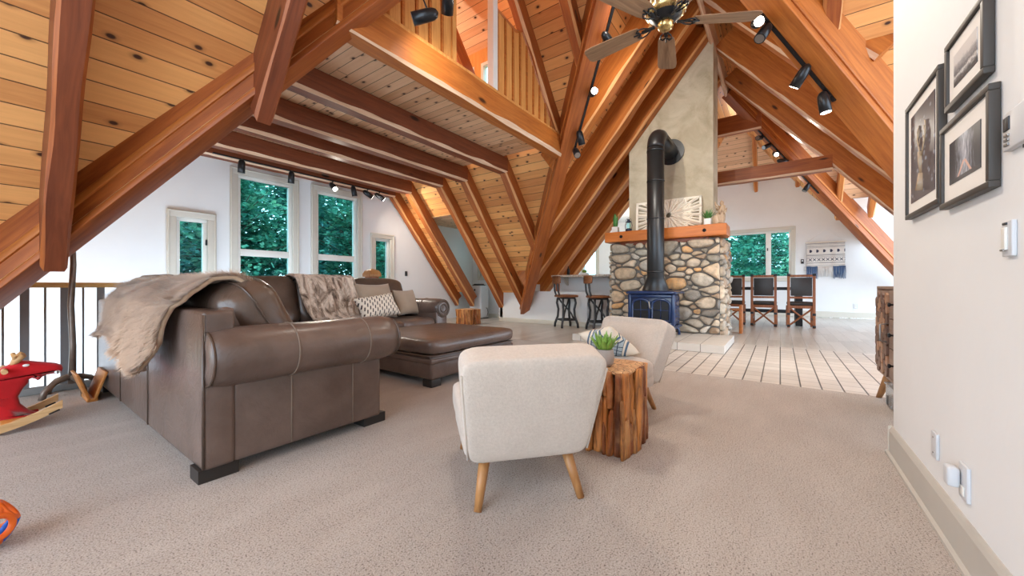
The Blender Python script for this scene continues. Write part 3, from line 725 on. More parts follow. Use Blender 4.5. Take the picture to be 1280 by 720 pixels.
# patterned pillow on the far chair
def aztec():
    t = NT('cream_blue_patterned_fabric'); c = t.obj(False)
    s = t.n('ShaderNodeSeparateXYZ', {0: c}); x, y = s.outputs[0], s.outputs[1]
    tri = t.math('MODULO', t.math('ADD', t.math('MULTIPLY', t.math('ABSOLUTE', x), 1.0), t.math('ADD', y, 1.0)), .055)
    tri2 = t.math('MODULO', t.math('ADD', t.math('SUBTRACT', y, t.math('ABSOLUTE', x)), 1.0), .055)
    ln = t.math('MAXIMUM', t.math('LESS_THAN', tri, .009), t.math('LESS_THAN', tri2, .009))
    dia = t.math('ADD', t.math('ABSOLUTE', x), t.math('ABSOLUTE', y))
    ins = t.math('LESS_THAN', dia, .17)
    col = t.mix(ins, (.78, .70, .58), (.42, .50, .54)); col = t.mix(t.math('MULTIPLY', ln, ins), col, (.035, .06, .10))
    band = t.math('LESS_THAN', t.math('ABSOLUTE', t.math('SUBTRACT', dia, .20)), .010)
    col = t.mix(band, col, (.10, .16, .24)); edge = t.math('GREATER_THAN', t.math('ABSOLUTE', x), .185)
    col = t.mix(edge, col, (.66, .44, .24))
    return t.done(col, .9, spec=.15)
M['aztec'] = aztec()
pillow('throw_pillow', 'cream pillow with blue diamond lattice on the far slipper chair', (.35, .33, .12), (2.74, 1.06, .485), (math.radians(40), math.radians(14), math.atan2(.95, .30) - .1), 'aztec')
# ---------------------------------------------------------------- fireplace
def stone_mat():
    t = NT('river_stone'); c = t.obj(False)
    a = t.n('ShaderNodeVertexColor', layer_name='stone').outputs[0]
    n1 = t.noise(c, 9, 6, .65); n2 = t.noise(c, 45, 4)
    col = t.mix(t.math('MULTIPLY', t.step(n1, .35, .7), .55), a, (.16, .135, .105))
    col = t.mix(t.math('MULTIPLY', t.step(n2, .5, .75), .25), col, (.62, .55, .46))
    return t.done(col, .6, normal=t.bump(t.math('ADD', n1, t.math('MULTIPLY', n2, .4)), .45, .02), spec=.35)
M['rstone'] = stone_mat()
def stucco():
    t = NT('tan_trowelled_stucco'); c = t.obj(False)
    a = t.noise(c, 1.7, 5, .6, 1.2); b = t.noise(c, 5, 6, .6, 2.2)
    col = t.ramp(a, [(.3, (.43, .365, .25)), (.5, (.56, .49, .36)), (.7, (.66, .59, .46))])
    return t.done(col, .85, normal=t.bump(b, .5, .03), spec=.2)
M['stucco'] = stucco()
M['mortar'] = plain('grey_mortar', (.17, .158, .142), .9)
M['mantelwood'] = wood('mantel_fir', (.44, .115, .018), (.64, .205, .038), 'Y', tone=.1)
M['cream'] = plain('cream_carved_wood', (.90, .84, .72), .6, var=.03)
M['blue_enamel'] = plain('blue_enamel_iron', (.012, .030, .095), .2, 0, var=.35, sc=5)
M['pipe'] = plain('black_stove_pipe', (.045, .047, .05), .38, .7, var=.25, sc=4)
PAL = [(.52, .43, .32), (.40, .35, .28), (.60, .49, .36), (.31, .285, .25), (.66, .38, .17), (.44, .375, .30), (.52, .46, .37), (.36, .33, .27), (.68, .55, .41), (.45, .31, .20), (.56, .51, .44), (.29, .28, .27), (.62, .47, .32)]
def clip(poly, a, n):
    out = []
    for i in range(len(poly)):
        p, q = poly[i], poly[(i + 1) % len(poly)]
        dp = (p[0] - a[0]) * n[0] + (p[1] - a[1]) * n[1]; dq = (q[0] - a[0]) * n[0] + (q[1] - a[1]) * n[1]
        if dp <= 0: out.append(p)
        if (dp < 0 < dq) or (dq < 0 < dp):
            f = dp / (dp - dq); out.append((p[0] + (q[0] - p[0]) * f, p[1] + (q[1] - p[1]) * f))
    return out
def stones(mb, cols, W, H, mw, rr, size=.20, holes=()):
    ax = .62     # stones are wider than tall
    pts = []; tries = 0
    while tries < 9000:
        tries += 1
        p = (rr.uniform(.02, W - .02), rr.uniform(.02, H - .02)); r = size * rr.choice((.52, .65, .8, 1.0, 1.15))
        if any(h[0] < p[0] < h[1] and h[2] < p[1] < h[3] for h in holes): continue
        if all(math.hypot(p[0] - q[0], (p[1] - q[1]) / ax) > (r + q[2]) * .5 for q in pts): pts.append((*p, r))
    for i, p in enumerate(pts):
        poly = [(0, 0), (W, 0), (W, H), (0, H)]
        for j, q in enumerate(pts):
            if i == j: continue
            dx, dy = q[0] - p[0], (q[1] - p[1]) / ax; d = math.hypot(dx, dy)
            if d > size * 3.2: continue
            w_ = .5 + .5 * (p[2] ** 2 - q[2] ** 2) / (d * d)
            w_ = min(max(w_, .2), .8)
            poly = clip(poly, (p[0] + dx * w_, p[1] + dy * ax * w_), (dx, dy / ax))
            if len(poly) < 3: break
        if len(poly) < 3: continue
        cx = sum(q[0] for q in poly) / len(poly); cy = sum(q[1] for q in poly) / len(poly)
        for _ in range(3):   # round the outline
            n = []
            for k in range(len(poly)):
                a, b = poly[k], poly[(k + 1) % len(poly)]
                n += [(a[0] * .75 + b[0] * .25, a[1] * .75 + b[1] * .25), (a[0] * .25 + b[0] * .75, a[1] * .25 + b[1] * .75)]
            poly = n
            if len(poly) > 40: break
        # ellipse-ish resample by angle
        ins = .011
        rad = sum(math.hypot(q[0] - cx, q[1] - cy) for q in poly) / len(poly)
        if rad < .022: continue
        ht = min(.085, .34 * rad + .026) * rr.uniform(.8, 1.15)
        col = rr.choice(PAL); g = rr.uniform(.82, 1.2); col = tuple(min(.9, x * g) for x in col)
        rings = [(1.0, -.03), (.985, .30), (.93, .62), (.78, .88), (.5, .98)]
        vs = []; tx, ty = rr.uniform(-.25, .25), rr.uniform(-.25, .25)
        k = len(poly); sd = rr.random() * 99
        for s_, z in rings:
            for q in poly:
                dx, dy = q[0] - cx, q[1] - cy; L = math.hypot(dx, dy); f = max(.2, (L - ins) / L) * s_
                zz = ht * z * (1 + (tx * dx + ty * dy) / rad) * (1 + .15 * fn3(q[0] * 14 * s_ + sd, q[1] * 14 * s_, z))
                vs.append(mw @ V((cx + dx * f, cy + dy * f, zz)))
        vs.append(mw @ V((cx, cy, ht)))
        fs = [(a * k + b, a * k + (b + 1) % k, (a + 1) * k + (b + 1) % k, (a + 1) * k + b) for a in range(len(rings) - 1) for b in range(k)]
        fs += [((len(rings) - 1) * k + b, (len(rings) - 1) * k + (b + 1) % k, len(rings) * k) for b in range(k)]
        mb.add(vs, fs, 0, True); cols += [col] * len(vs)
fp = thing('stone_fireplace', 'river stone fireplace with stucco chimney and thick timber mantel', 'fireplace', (0, 0, 0))
F0, F1, V0, V1, ZT = 7.02, 8.25, .80, 2.66, 1.72
mb = MB(); mb.box(((F0 + F1) / 2, (V0 + V1) / 2, ZT / 2), (F1 - F0 - .02, V1 - V0 - .02, ZT)); mb.build('mortar_core', 'mortar', fp)
mb = MB(); cols = []; rr = random.Random(11)
ZB = .108
stones(mb, cols, V1 - V0, ZT - ZB, Matrix(((0, 0, -1, F0 + .005), (-1, 0, 0, V1), (0, 1, 0, ZB), (0, 0, 0, 1))), rr, .255, holes=((.88, 1.12, .66, .84),))
stones(mb, cols, F1 - F0, ZT - .01, Matrix(((1, 0, 0, F0), (0, 0, -1, V0 + .005), (0, 1, 0, .01), (0, 0, 0, 1))), rr, .2)
stones(mb, cols, F1 - F0, ZT - .01, Matrix(((-1, 0, 0, F1), (0, 0, 1, V1 - .005), (0, 1, 0, .01), (0, 0, 0, 1))), rr, .2)
# dome offsets were computed for outward +z of each frame
me = None
so = None
def build_col(mb, cols, name, mat, parent):
    me = bpy.data.meshes.new(name); me.from_pydata([tuple(p) for p in mb.v], [], mb.f); me.materials.append(M[mat])
    for p in me.polygons: p.use_smooth = True
    ca = me.color_attributes.new('stone', 'FLOAT_COLOR', 'POINT')
    for i, c in enumerate(cols): ca.data[i].color = (*c, 1)
    bm = bmesh.new(); bm.from_mesh(me); bmesh.ops.recalc_face_normals(bm, faces=bm.faces); bm.to_mesh(me); bm.free()
    o = bpy.data.objects.new(name, me); COL.objects.link(o); o.parent = parent; return o
build_col(mb, cols, 'stone_facing', 'rstone', fp)
# chimney breast cut to the roof slope
mb = MB(); u0, u1, a, b = 7.52, 8.1, .97, 2.47
mb.add([(u, v, z) for u in (u0, u1) for v, z in ((a, ZT - .02), (b, ZT - .02), (b, ZP - TAN * (b - MV) - .02), (1.0, ZP - .03), (a, ZP - .06))], [(0, 1, 2, 3, 4), (5, 9, 8, 7, 6), (0, 5, 6, 1), (1, 6, 7, 2), (2, 7, 8, 3), (3, 8, 9, 4), (4, 9, 5, 0)])
mb.build('chimney_breast', 'stucco', fp)
mb = MB(); mb.box((7.16, 1.72, 1.835), (.52, 2.04, .19), bev=.012); mt = mb.build('mantel', 'mantelwood', fp)
mb = MB(); mb.box((7.05, 1.72, 1.705), (.12, 1.5, .07), bev=.01); mb.build('mantel_support', 'beam_dark', mt)
for v in (1.02, 2.42):
    mb = MB(); mb.lathe([(0, 0), (.030, 0), (.030, .008), (.018, .012), (.018, .026), (0, .028)], n=8, xf=Matrix.Translation((6.90, v, 1.835)) @ R3(0, -PI / 2, 0)); mb.build('bolt', 'black', mt)
mb = MB(); mb.box((7.0, 1.66, .86), (.05, .24, .17), bev=.004)
for k in range(4): mb.box((6.972, 1.66, .80 + k * .04), (.012, .2, .014))
mb.build('vent_plate', 'dkgrey', fp)
mb = MB(); mb.box((6.42, 1.73, .055), (1.34, 2.24, .108)); mb.build('hearth_slab', 'hearth', fp)
# ---- stove
st = thing('wood_stove', 'blue enamel cast iron wood stove with tall black flue pipe', 'stove', (6.42, 1.68, .112))
mb = MB(); mb.box((0, 0, .42), (.50, .66, .50), bev=.03); body = mb.build('firebox', 'blue_enamel', st)
mb = MB(); mb.sq((.62, .80, .06), (0, 0, .695), e=.12, e2=.4, nu=40, nv=8); mb.build('top_plate', 'blue_enamel', st); mb = MB(); mb.sq((.58, .75, .05), (0, 0, .155), e=.12, e2=.4, nu=40, nv=8); mb.build('bottom_plate', 'blue_enamel', st)
mb = MB()
for sy in (-.335, .335):
    mb.box((-.25, sy, .42), (.06, .05, .5), bev=.012)
mb.box((-.26, 0, .64), (.05, .64, .05), bev=.012); mb.box((-.26, 0, .2), (.05, .64, .06), bev=.012); mb.build('front_frame', 'blue_enamel', st)
for sy in (-.155, .155):
    d = MB()
    arch = [(sy - .135, .25), (sy + .135, .25), (sy + .135, .50)] + [(sy + .135 * math.cos(q), .50 + .09 * math.sin(q)) for q in [k * PI / 10 for k in range(1, 10)]] + [(sy - .135, .50)]
    d.tube([(-.265, y, z) for y, z in arch + [arch[0]]], .022, 6); dr = d.build('door', 'blue_enamel', st)
    g = MB(); g.prism([(y, z) for y, z in arch], .008, xf=Matrix(((0, 0, -1, -.255), (1, 0, 0, 0), (0, 1, 0, 0), (0, 0, 0, 1)))); g.build('door_glass', 'black', dr)
    g = MB(); g.cyl((-.272, sy, .25), (-.272, sy, .58), .006, n=6); g.cyl((-.272, sy - .13, .42), (-.272, sy + .13, .42), .006, n=6); g.build('door_bar', 'blue_enamel', dr)
h = MB(); h.tube([(-.28, -.012, .44), (-.32, .0, .46), (-.33, .01, .56)], .012, 8); h.build('door_handle', 'steel', st)
for sx in (-.2, .2):
    for sy in (-.3, .3):
        l = MB(); l.tube([(sx * .95, sy * .95, .17), (sx * 1.12, sy * 1.06, .07), (sx * 1.12, sy * 1.08, 0)], [.035, .022, .024], 8); l.build('leg', 'blue_enamel', st)
l = MB(); l.tube([(-.29, 0, .17), (-.36, 0, .17)], .03, 8); l.box((-.33, 0, .17), (.08, .5, .025), bev=.01); l.build('ash_lip', 'blue_enamel', st)
p = MB(); r = .135
p.tube([(0.03, 0, .715), (.03, 0, .74), (.03, 0, .95)], [.215, .21, r], 24)
p.tube([(.03, 0, .95), (.03, 0, 3.08)], r, 24)
p.tube([(.03 + .24 * (1 - math.cos(q)), 0, 3.08 + .24 * math.sin(q)) for q in [k * PI / 20 for k in range(11)]], r, 24)
p.tube([(.27, 0, 3.32), (1.095, 0, 3.32)], r, 24)
fl = p.build('flue_pipe', 'pipe', st)
for z in (1.02, 1.9, 2.52, 3.02): MB().tube([(.03, 0, z), (.03, 0, z + .025)], r + .005, 24).build('pipe_collar', 'pipe', fl)
MB().tube([(.24, 0, 3.32), (.27, 0, 3.32)], r + .005, 24).build('pipe_collar', 'pipe', fl)
p = MB(); p.tube([(1.07, 0, 3.32), (1.09, 0, 3.32), (1.097, 0, 3.32)], [.24, .24, .22], 32); p.build('wall_thimble', 'pipe', fl)
# ---- things on the mantel (top at z=1.93)
ZM = 1.934
art = thing('carved_panel', 'square cream openwork panel of radiating shapes behind stove pipe', 'wall art', (7.40, 1.72, ZM))
def panel():
    S = 1.14; H = .60; mb = MB()
    xf = at(0, 0, 0) @ R3(0, math.radians(4), 0)
    Z = lambda y, z: xf @ V((0, y, z))
    def bar(y0, z0, y1, z1, w=.016):
        mb.tube([Z(y0, z0), Z(y1, z1)], w * 1.35, 4, smooth=False)
    hw, hh = .56, .27
    for s_ in (-1, 1):
        mb.box(xf @ V((0, s_ * hw, .30)), (.022, .04, .6), R3(0, math.radians(4), 0)); mb.box(xf @ V((0, 0, .30 + s_ * .28)), (.022, 1.16, .04), R3(0, math.radians(4), 0))
    rr = random.Random(5); cy, cz = -.02, .30
    def edge(q):
        dy, dz = math.cos(q), math.sin(q)
        k = min(hw / abs(dy) if abs(dy) > 1e-6 else 9, hh / abs(dz) if abs(dz) > 1e-6 else 9); return k
    N = 22
    for i in range(N):
        q = i * 2 * PI / N + .07; k = edge(q); e = edge(q + PI / N)
        bar(cy + .05 * math.cos(q), cz + .05 * math.sin(q), cy + k * math.cos(q), cz + k * math.sin(q), .02 if i % 2 else .028)
        for f0, f1 in ((.28, .5), (.62, .42), (.85, .7)):
            q2 = q + 2 * PI / N; k2 = edge(q2)
            r0, r1 = min(f0 * .5, k * f0 * 1.2), min(f1 * .5, k2 * f1 * 1.2)
            bar(cy + r0 * math.cos(q), cz + r0 * math.sin(q), cy + r1 * math.cos(q2), cz + r1 * math.sin(q2), .018)
        q2 = q + PI / N
        bar(cy + .2 * math.cos(q2), cz + .2 * math.sin(q2), cy + edge(q2) * math.cos(q2) * .98, cz + edge(q2) * math.sin(q2) * .98, .012)
    return mb
panel().build('openwork', 'cream', art)
M['leafg'] = plain('green_leaf', (.07, .22, .05), .45, var=.4, sc=30)
M['leafl'] = plain('light_green_leaf', (.20, .36, .06), .45, var=.4, sc=30)
M['potw'] = plain('white_pot', (.75, .74, .72), .5)
M['pot_grey'] = plain('grey_stone_pot', (.36, .31, .28), .8, var=.2, sc=25)
def leafblade(mb, base, dirv, L, w, curl=.3, n=6):
    d = V(dirv).normalized(); sd = d.cross(V((0, 0, 1)))
    if sd.length < .05: sd = V((1, 0, 0))
    sd.normalize(); up = sd.cross(d)
    vs = []
    for i in range(n + 1):
        t = i / n; p = V(base) + d * L * t + V((0, 0, -curl * L * t * t)) ; ww = w * math.sin(PI * min(1, .12 + .88 * t) ** .8) * .5 if t < 1 else 0
        vs += [p - sd * ww, p + up * ww * -.3, p + sd * ww]
    fs = []
    for i in range(n):
        for j in range(2): fs.append((i * 3 + j, i * 3 + j + 1, (i + 1) * 3 + j + 1, (i + 1) * 3 + j))
    mb.add(vs, fs, 0, True)
def plant(name, label, loc, pot_r, pot_h, potmat, nleaf, L, w, spread, leafmat, square=False, curl=.3, seed=1, upr=.0):
    t = thing(name, label, 'plant', loc)
    mb = MB()
    if square: mb.box((0, 0, pot_h / 2), (pot_r * 1.8, pot_r * 1.8, pot_h), bev=.008)
    else: mb.lathe([(0, 0), (pot_r * .7, 0), (pot_r * .92, pot_h * .2), (pot_r, pot_h * .55), (pot_r * .9, pot_h), (pot_r * .8, pot_h), (pot_r * .78, pot_h * .85), (0, pot_h * .85)], n=20)
    mb.build('pot', potmat, t)
    mb = MB(); rr = random.Random(seed)
    for i in range(nleaf):
        q = i * 2.4; s_ = spread * (.15 + .85 * (i / nleaf)); leafblade(mb, (pot_r * .3 * math.cos(q), pot_r * .3 * math.sin(q), pot_h * .85), (math.cos(q) * s_, math.sin(q) * s_, 1 + upr), L * rr.uniform(.75, 1.1), w, curl * s_)
    f = mb.build('foliage', leafmat, t); md = f.modifiers.new('s', 'SOLIDIFY'); md.thickness = .002
    return t
plant('snake_plant', 'dark green upright plant in white pot at left end of mantel', (7.10, 2.60, ZM), .062, .12, 'potw', 9, .27, .075, .18, 'leafg', True, .1, 2)
plant('potted_grass', 'bushy green plant in white square pot at right of carved panel', (7.12, 1.00, ZM), .058, .12, 'potw', 34, .20, .022, .8, 'leafg', True, .35, 3)
ln = thing('lantern', 'small dark blue oil lantern on the mantel', 'lantern', (7.06, 2.33, ZM))
M['lantern'] = plain('dark_blue_tin', (.02, .03, .06), .35, .5)
mb = MB(); mb.lathe([(0, 0), (.06, 0), (.06, .05), (.035, .065), (0, .065)], n=16); mb.build('oil_tank', 'lantern', ln)
mb = MB(); mb.lathe([(.03, .065), (.045, .10), (.045, .14), (.03, .175)], n=16); mb.build('globe', 'glass', ln)
mb = MB(); mb.lathe([(0, .175), (.045, .175), (.03, .20), (.025, .225), (.03, .235), (0, .235)], n=16); mb.build('chimney_cap', 'lantern', ln)
mb = MB()
for s_ in (-1, 1): mb.tube([(0, s_ * .055, .04), (0, s_ * .068, .12), (0, s_ * .05, .19), (0, s_ * .02, .21)], .006, 6)
mb.tube([(0, .055 * math.cos(q), .2 + .06 * math.sin(q)) for q in [k * PI / 10 for k in range(11)]], .004, 6)
mb.build('frame', 'lantern', ln)
M['drift'] = wood('driftwood', (.40, .24, .13), (.78, .64, .46), 'Z', tone=.3)
mb = MB(); rr = random.Random(8)
mb.sq((.10, .12, .24), (0, 0, .12), e=.7, e2=.6, fn=wrk(.22, 16, 2)); mb.sq((.08, .09, .13), (0, -.02, .26), e=.8, e2=.8, fn=wrk(.25, 22, 6)); mb.sq((.06, .06, .09), (0, -.01, .35), e=.9, e2=.9, fn=wrk(.2, 25, 3)); mb.sq((.09, .10, .16), (0, .07, .08), e=.8, e2=.7, fn=wrk(.25, 18, 9))
for i in range(9):
    q = rr.uniform(0, 6.28); z = rr.uniform(.05, .3)
    mb.tube([(.03 * math.cos(q), .03 * math.sin(q), z), (.075 * math.cos(q + .2), .075 * math.sin(q + .2), z + .04), (.09 * math.cos(q + .4), .09 * math.sin(q + .4), z + .10)], [.022, .018, .007], 7)
o = mb.build('driftwood_sculpture', 'drift'); o.location = (7.10, .80, ZM); tag(o, 'pale knotted driftwood sculpture at right end of mantel', 'sculpture')
# ---------------------------------------------------------------- tables of split wood
def chunkmat():
    t = NT('orange_reclaimed_wood'); c = t.obj(False)
    a = t.n('ShaderNodeVertexColor', layer_name='stone').outputs[0]
    n1 = t.noise(t.scale(c, (9, 9, 1.1)), 2.6, 7, .65, 1.0); n2 = t.noise(c, 8, 4)
    col = t.mix(t.step(n1, .34, .62), t.mix(.75, a, (.06, .016, .005)), a)
    col = t.mix(t.math('MULTIPLY', t.step(n2, .5, .72), .4), col, (.70, .36, .14))
    return t.done(col, .5, normal=t.bump(t.noise(t.scale(c, (16, 16, 2)), 3, 5, .6, .8), .8, .014))
M['chunk'] = chunkmat()
M['chunktop'] = (lambda t: (lambda c: t.done(t.mix(t.step(t.vor(c, 26, feature='DISTANCE_TO_EDGE'), .05, .015), t.ramp(t.noise(c, 22, 5), [(.3, (.42, .18, .06)), (.7, (.78, .48, .24))]), (.10, .035, .012)), .5))(t.obj(False)))(NT('end_grain_top'))
def stump(label, loc, sx, sy, h, seed):
    t = thing('wood_block_table', label, 'side table', loc, 0, 'tables of split wood chunks'); rr = random.Random(seed)
    mb = MB(); cols = []
    WP = [(.54, .185, .04), (.64, .25, .065), (.44, .13, .03), (.68, .31, .10), (.34, .095, .024), (.58, .22, .05)]
    def chunk(c, wx, wy, z0, z1):
        n = 12; vs = []; k = 10; ph = rr.random() * 50
        lean = (rr.uniform(-.012, .012), rr.uniform(-.012, .012))
        for i in range(n + 1):
            f = i / n; z = z0 + (z1 - z0) * f
            tp = 1 - (.35 * max(0, f - .85) / .15 if z1 < h - .03 else 0)
            for j in range(k):
                q = 2 * PI * j / k
                r = 1 + .30 * fn3(math.cos(q) * 1.7 + ph, math.sin(q) * 1.7, z * 9) + .12 * fn3(math.cos(q) * 3 + ph, math.sin(q) * 3, z * 25)
                pw = lambda t_: math.copysign(abs(t_) ** .55, t_)
                vs.append((c[0] + pw(math.cos(q)) * wx / 2 * r * tp + lean[0] * f, c[1] + pw(math.sin(q)) * wy / 2 * r * tp + lean[1] * f, z))
        fs = [(i * k + j, i * k + (j + 1) % k, (i + 1) * k + (j + 1) % k, (i + 1) * k + j) for i in range(n) for j in range(k)]
        fs += [tuple(range(k))[::-1], tuple(n * k + j for j in range(k))]
        mb.add(vs, fs, 0, True); g = rr.uniform(.75, 1.2); cc = rr.choice(WP); cols.extend([tuple(q * g for q in cc)] * len(vs))
    mb.box((0, 0, h * .5 - .01), (sx * .8, sy * .8, h - .03)); cols.extend([(.04, .012, .004)] * 8)
    for side in range(4):
        L = sx if side < 2 else sy; a = -L / 2 + .01
        while a < L / 2 - .02:
            w_ = rr.uniform(.028, .062); w_ = min(w_, L / 2 - a)
            d = rr.uniform(.05, .08); off = (sy if side < 2 else sx) / 2 - d / 2 + rr.uniform(-.012, .016)
            sg = -1 if side % 2 else 1
            c = (a + w_ / 2, sg * off) if side < 2 else (sg * off, a + w_ / 2)
            dims = (w_ * 1.0, d) if side < 2 else (d, w_ * 1.0)
            if rr.random() < .4:
                m_ = h * rr.uniform(.3, .7); chunk(c, dims[0], dims[1], 0, m_ - .006); chunk(c, dims[0] * .9, dims[1] * .9, m_, h - rr.uniform(0, .006))
            else: chunk(c, dims[0], dims[1], 0, h - rr.uniform(0, .008))
            if rr.random() < .35:
                c2 = (c[0], c[1] + sg * .025) if side < 2 else (c[0] + sg * .025, c[1]); chunk(c2, dims[0] * .7, dims[1] * .6, 0, h * rr.uniform(.35, .75))
            a += w_
    build_col(mb, cols, 'wood_chunks', 'chunk', t)
    mb = MB(); mb.sq((sx * .97, sy * .97, .03), (0, 0, h - .008), e=.16, e2=.5, nu=48, nv=8, fn=lambda p: p + V((.008 * fn3(p.x * 20, p.y * 20, 1), .008 * fn3(p.x * 20, p.y * 20, 5), 0))); mb.build('top', 'chunktop', t)
    return t
stump('square side table of orange wood chunks with a plant on top', (2.155, .85, 0), .38, .40, .455, 4)
stump('low wood chunk table beyond the far sofa arm', (6.75, 6.1, 0), .42, .42, .36, 9)
plant('succulent', 'pointed green succulent in round grey pot on the wood chunk table', (2.06, .82, .463), .056, .095, 'pot_grey' if 'pot_grey' in M else 'potw', 26, .115, .034, 1.1, 'leafl', False, .0, 6, .1)
# ---------------------------------------------------------------- bar with stools
M['counter'] = (lambda t: t.done(t.ramp(t.noise(t.obj(False), 30, 5, .7), [(.35, (.40, .33, .27)), (.6, (.74, .68, .60))]), .25))(NT('speckled_counter'))
bar = thing('bar_counter', 'white breakfast bar with speckled counter left of the fireplace', 'bar', (8.1, 3.62, 0))
mb = MB(); mb.box((.28, 0, .56), (.14, 1.70, 1.12)); mb.build('bar_wall', 'wall', bar)
mb = MB(); mb.box((.12, 0, 1.145), (.62, 1.74, .05), bev=.012); mb.build('countertop', 'counter', bar)
for y in (-.55, .05, .6):
    mb = MB(); mb.prism([(.21, 1.12), (.21, .92), (.15, .95), (.0, 1.08), (-.1, 1.12)], .05, xf=Matrix(((1, 0, 0, 0), (0, 0, 1, y), (0, 1, 0, 0), (0, 0, 0, 1)))); mb.build('bracket', 'trim', bar)
M['seatw'] = wood('dark_stool_wood', (.12, .035, .014), (.42, .17, .06), 'Y', tone=.3)
def stool(label, loc, rz):
    t = thing('bar_stool', label, 'stool', loc, rz, 'bar stools')   # faces local +x
    mb = MB(); mb.sq((.43, .43, .06), (0, 0, .69), e=.25, e2=.4, nu=36, nv=10); mb.build('seat', 'seatw', t)
    mb = MB(); mb.box((0, 0, .645), (.30, .30, .03)); fr = mb.build('seat_frame', 'dkgrey', t)
    for sx in (-1, 1):
        for sy in (-1, 1):
            mb = MB(); mb.tube([(sx * .14, sy * .14, .64), (sx * .155, sy * .155, .54), (sx * .13, sy * .13, .40), (sx * .14, sy * .14, .24), (sx * .185, sy * .185, .08), (sx * .19, sy * .19, 0)], .026, 8); mb.build('leg', 'dkgrey', t)
    for sx, sy, ex, ey in ((-1, -1, 1, -1), (-1, 1, 1, 1), (-1, -1, -1, 1), (1, -1, 1, 1)):
        mb = MB(); mb.cyl((sx * .165, sy * .165, .17), (ex * .165, ey * .165, .17), .019, n=6); mb.build('stretcher', 'dkgrey', t)
    for k in (0, 1):
        mb = MB(); q = k * PI / 2
        for sg in (-1, 1): pass
        pts = [(-.15, -.0, .17), (-.10, 0, .30), (.0, 0, .44), (.10, 0, .56), (.15, 0, .64)]
        pts = [(x * math.cos(q + PI / 4) * 1.2, x * math.sin(q + PI / 4) * 1.2, z) for x, y, z in pts]
        mb.tube(pts, .018, 6); mb.build('brace', 'dkgrey', t)
    for sy in (-1, 1):
        mb = MB(); mb.tube([(-.13, sy * .09, .655), (-.20, sy * .09, .70), (-.235, sy * .09, .80), (-.245, sy * .09, .92), (-.25, sy * .09, 1.06)], .021, 8); mb.build('back_post', 'dkgrey', t)
    mb = MB(); mb.sq((.04, .40, .17), (-.27, 0, 1.045), e=.3, e2=.3, nu=32, nv=12, fn=lambda p: V((p.x + .9 * p.y * p.y, p.y, p.z))); mb.build('backrest', 'seatw', t)
    return t
s1 = stool('bar stool with wood seat farther from the fireplace, left one', (7.48, 3.86, 0), -.65)
dup(s1, (7.42, 3.08, 0), -.75, 'bar stool with wood seat standing nearer the stone fireplace')
plant('counter_plant', 'small green plant tray on the bar counter', (8.2, 3.75, 1.172), .09, .05, 'potw', 18, .13, .03, 1.0, 'leafl', True, .3, 4)
mb = MB(); mb.lathe([(0, 0), (.035, 0), (.035, .10), (.03, .14), (.012, .17), (.012, .21), (0, .21)], n=14); o = mb.build('bottle', 'black'); o.location = (8.15, 4.15, 1.172); tag(o, 'small dark bottle at left on the bar counter', 'bottle')
# ---------------------------------------------------------------- air purifier
ap = thing('air_purifier', 'grey white upright air purifier in the dormer', 'appliance', (8.13, 6.95, 0), math.radians(0))
M['whiteplastic'] = plain('white_plastic', (.62, .64, .67), .4, var=.02)
mb = MB(); mb.sq((.36, .44, .90), (0, 0, .47), e=.16, e2=.10, nu=40, nv=24); mb.build('body', 'whiteplastic', ap)
mb = MB(); mb.box((-.178, 0, .38), (.012, .38, .62), bev=.004); mb.build('front_panel', 'whiteplastic', ap)
mb = MB(); mb.box((-.183, 0, .80), (.008, .05, .05), bev=.002); mb.build('display', 'black', ap)
mb = MB(); mb.box((0, 0, .01), (.34, .42, .02)); mb.build('foot_plate', 'dkgrey', ap)
mb = MB(); mb.box((0, 0, .93), (.22, .30, .03), bev=.004)
for k in range(5): mb.box((0, -.10 + k * .05, .955), (.2, .01, .03))
mb.build('top_grille', 'dkgrey', ap)
mb = MB(); mb.tube([(.05, -.21, .3), (.04, -.27, .28), (.05, -.29, .18), (.06, -.25, .06)], .008, 6); mb.build('cord', 'black', ap)
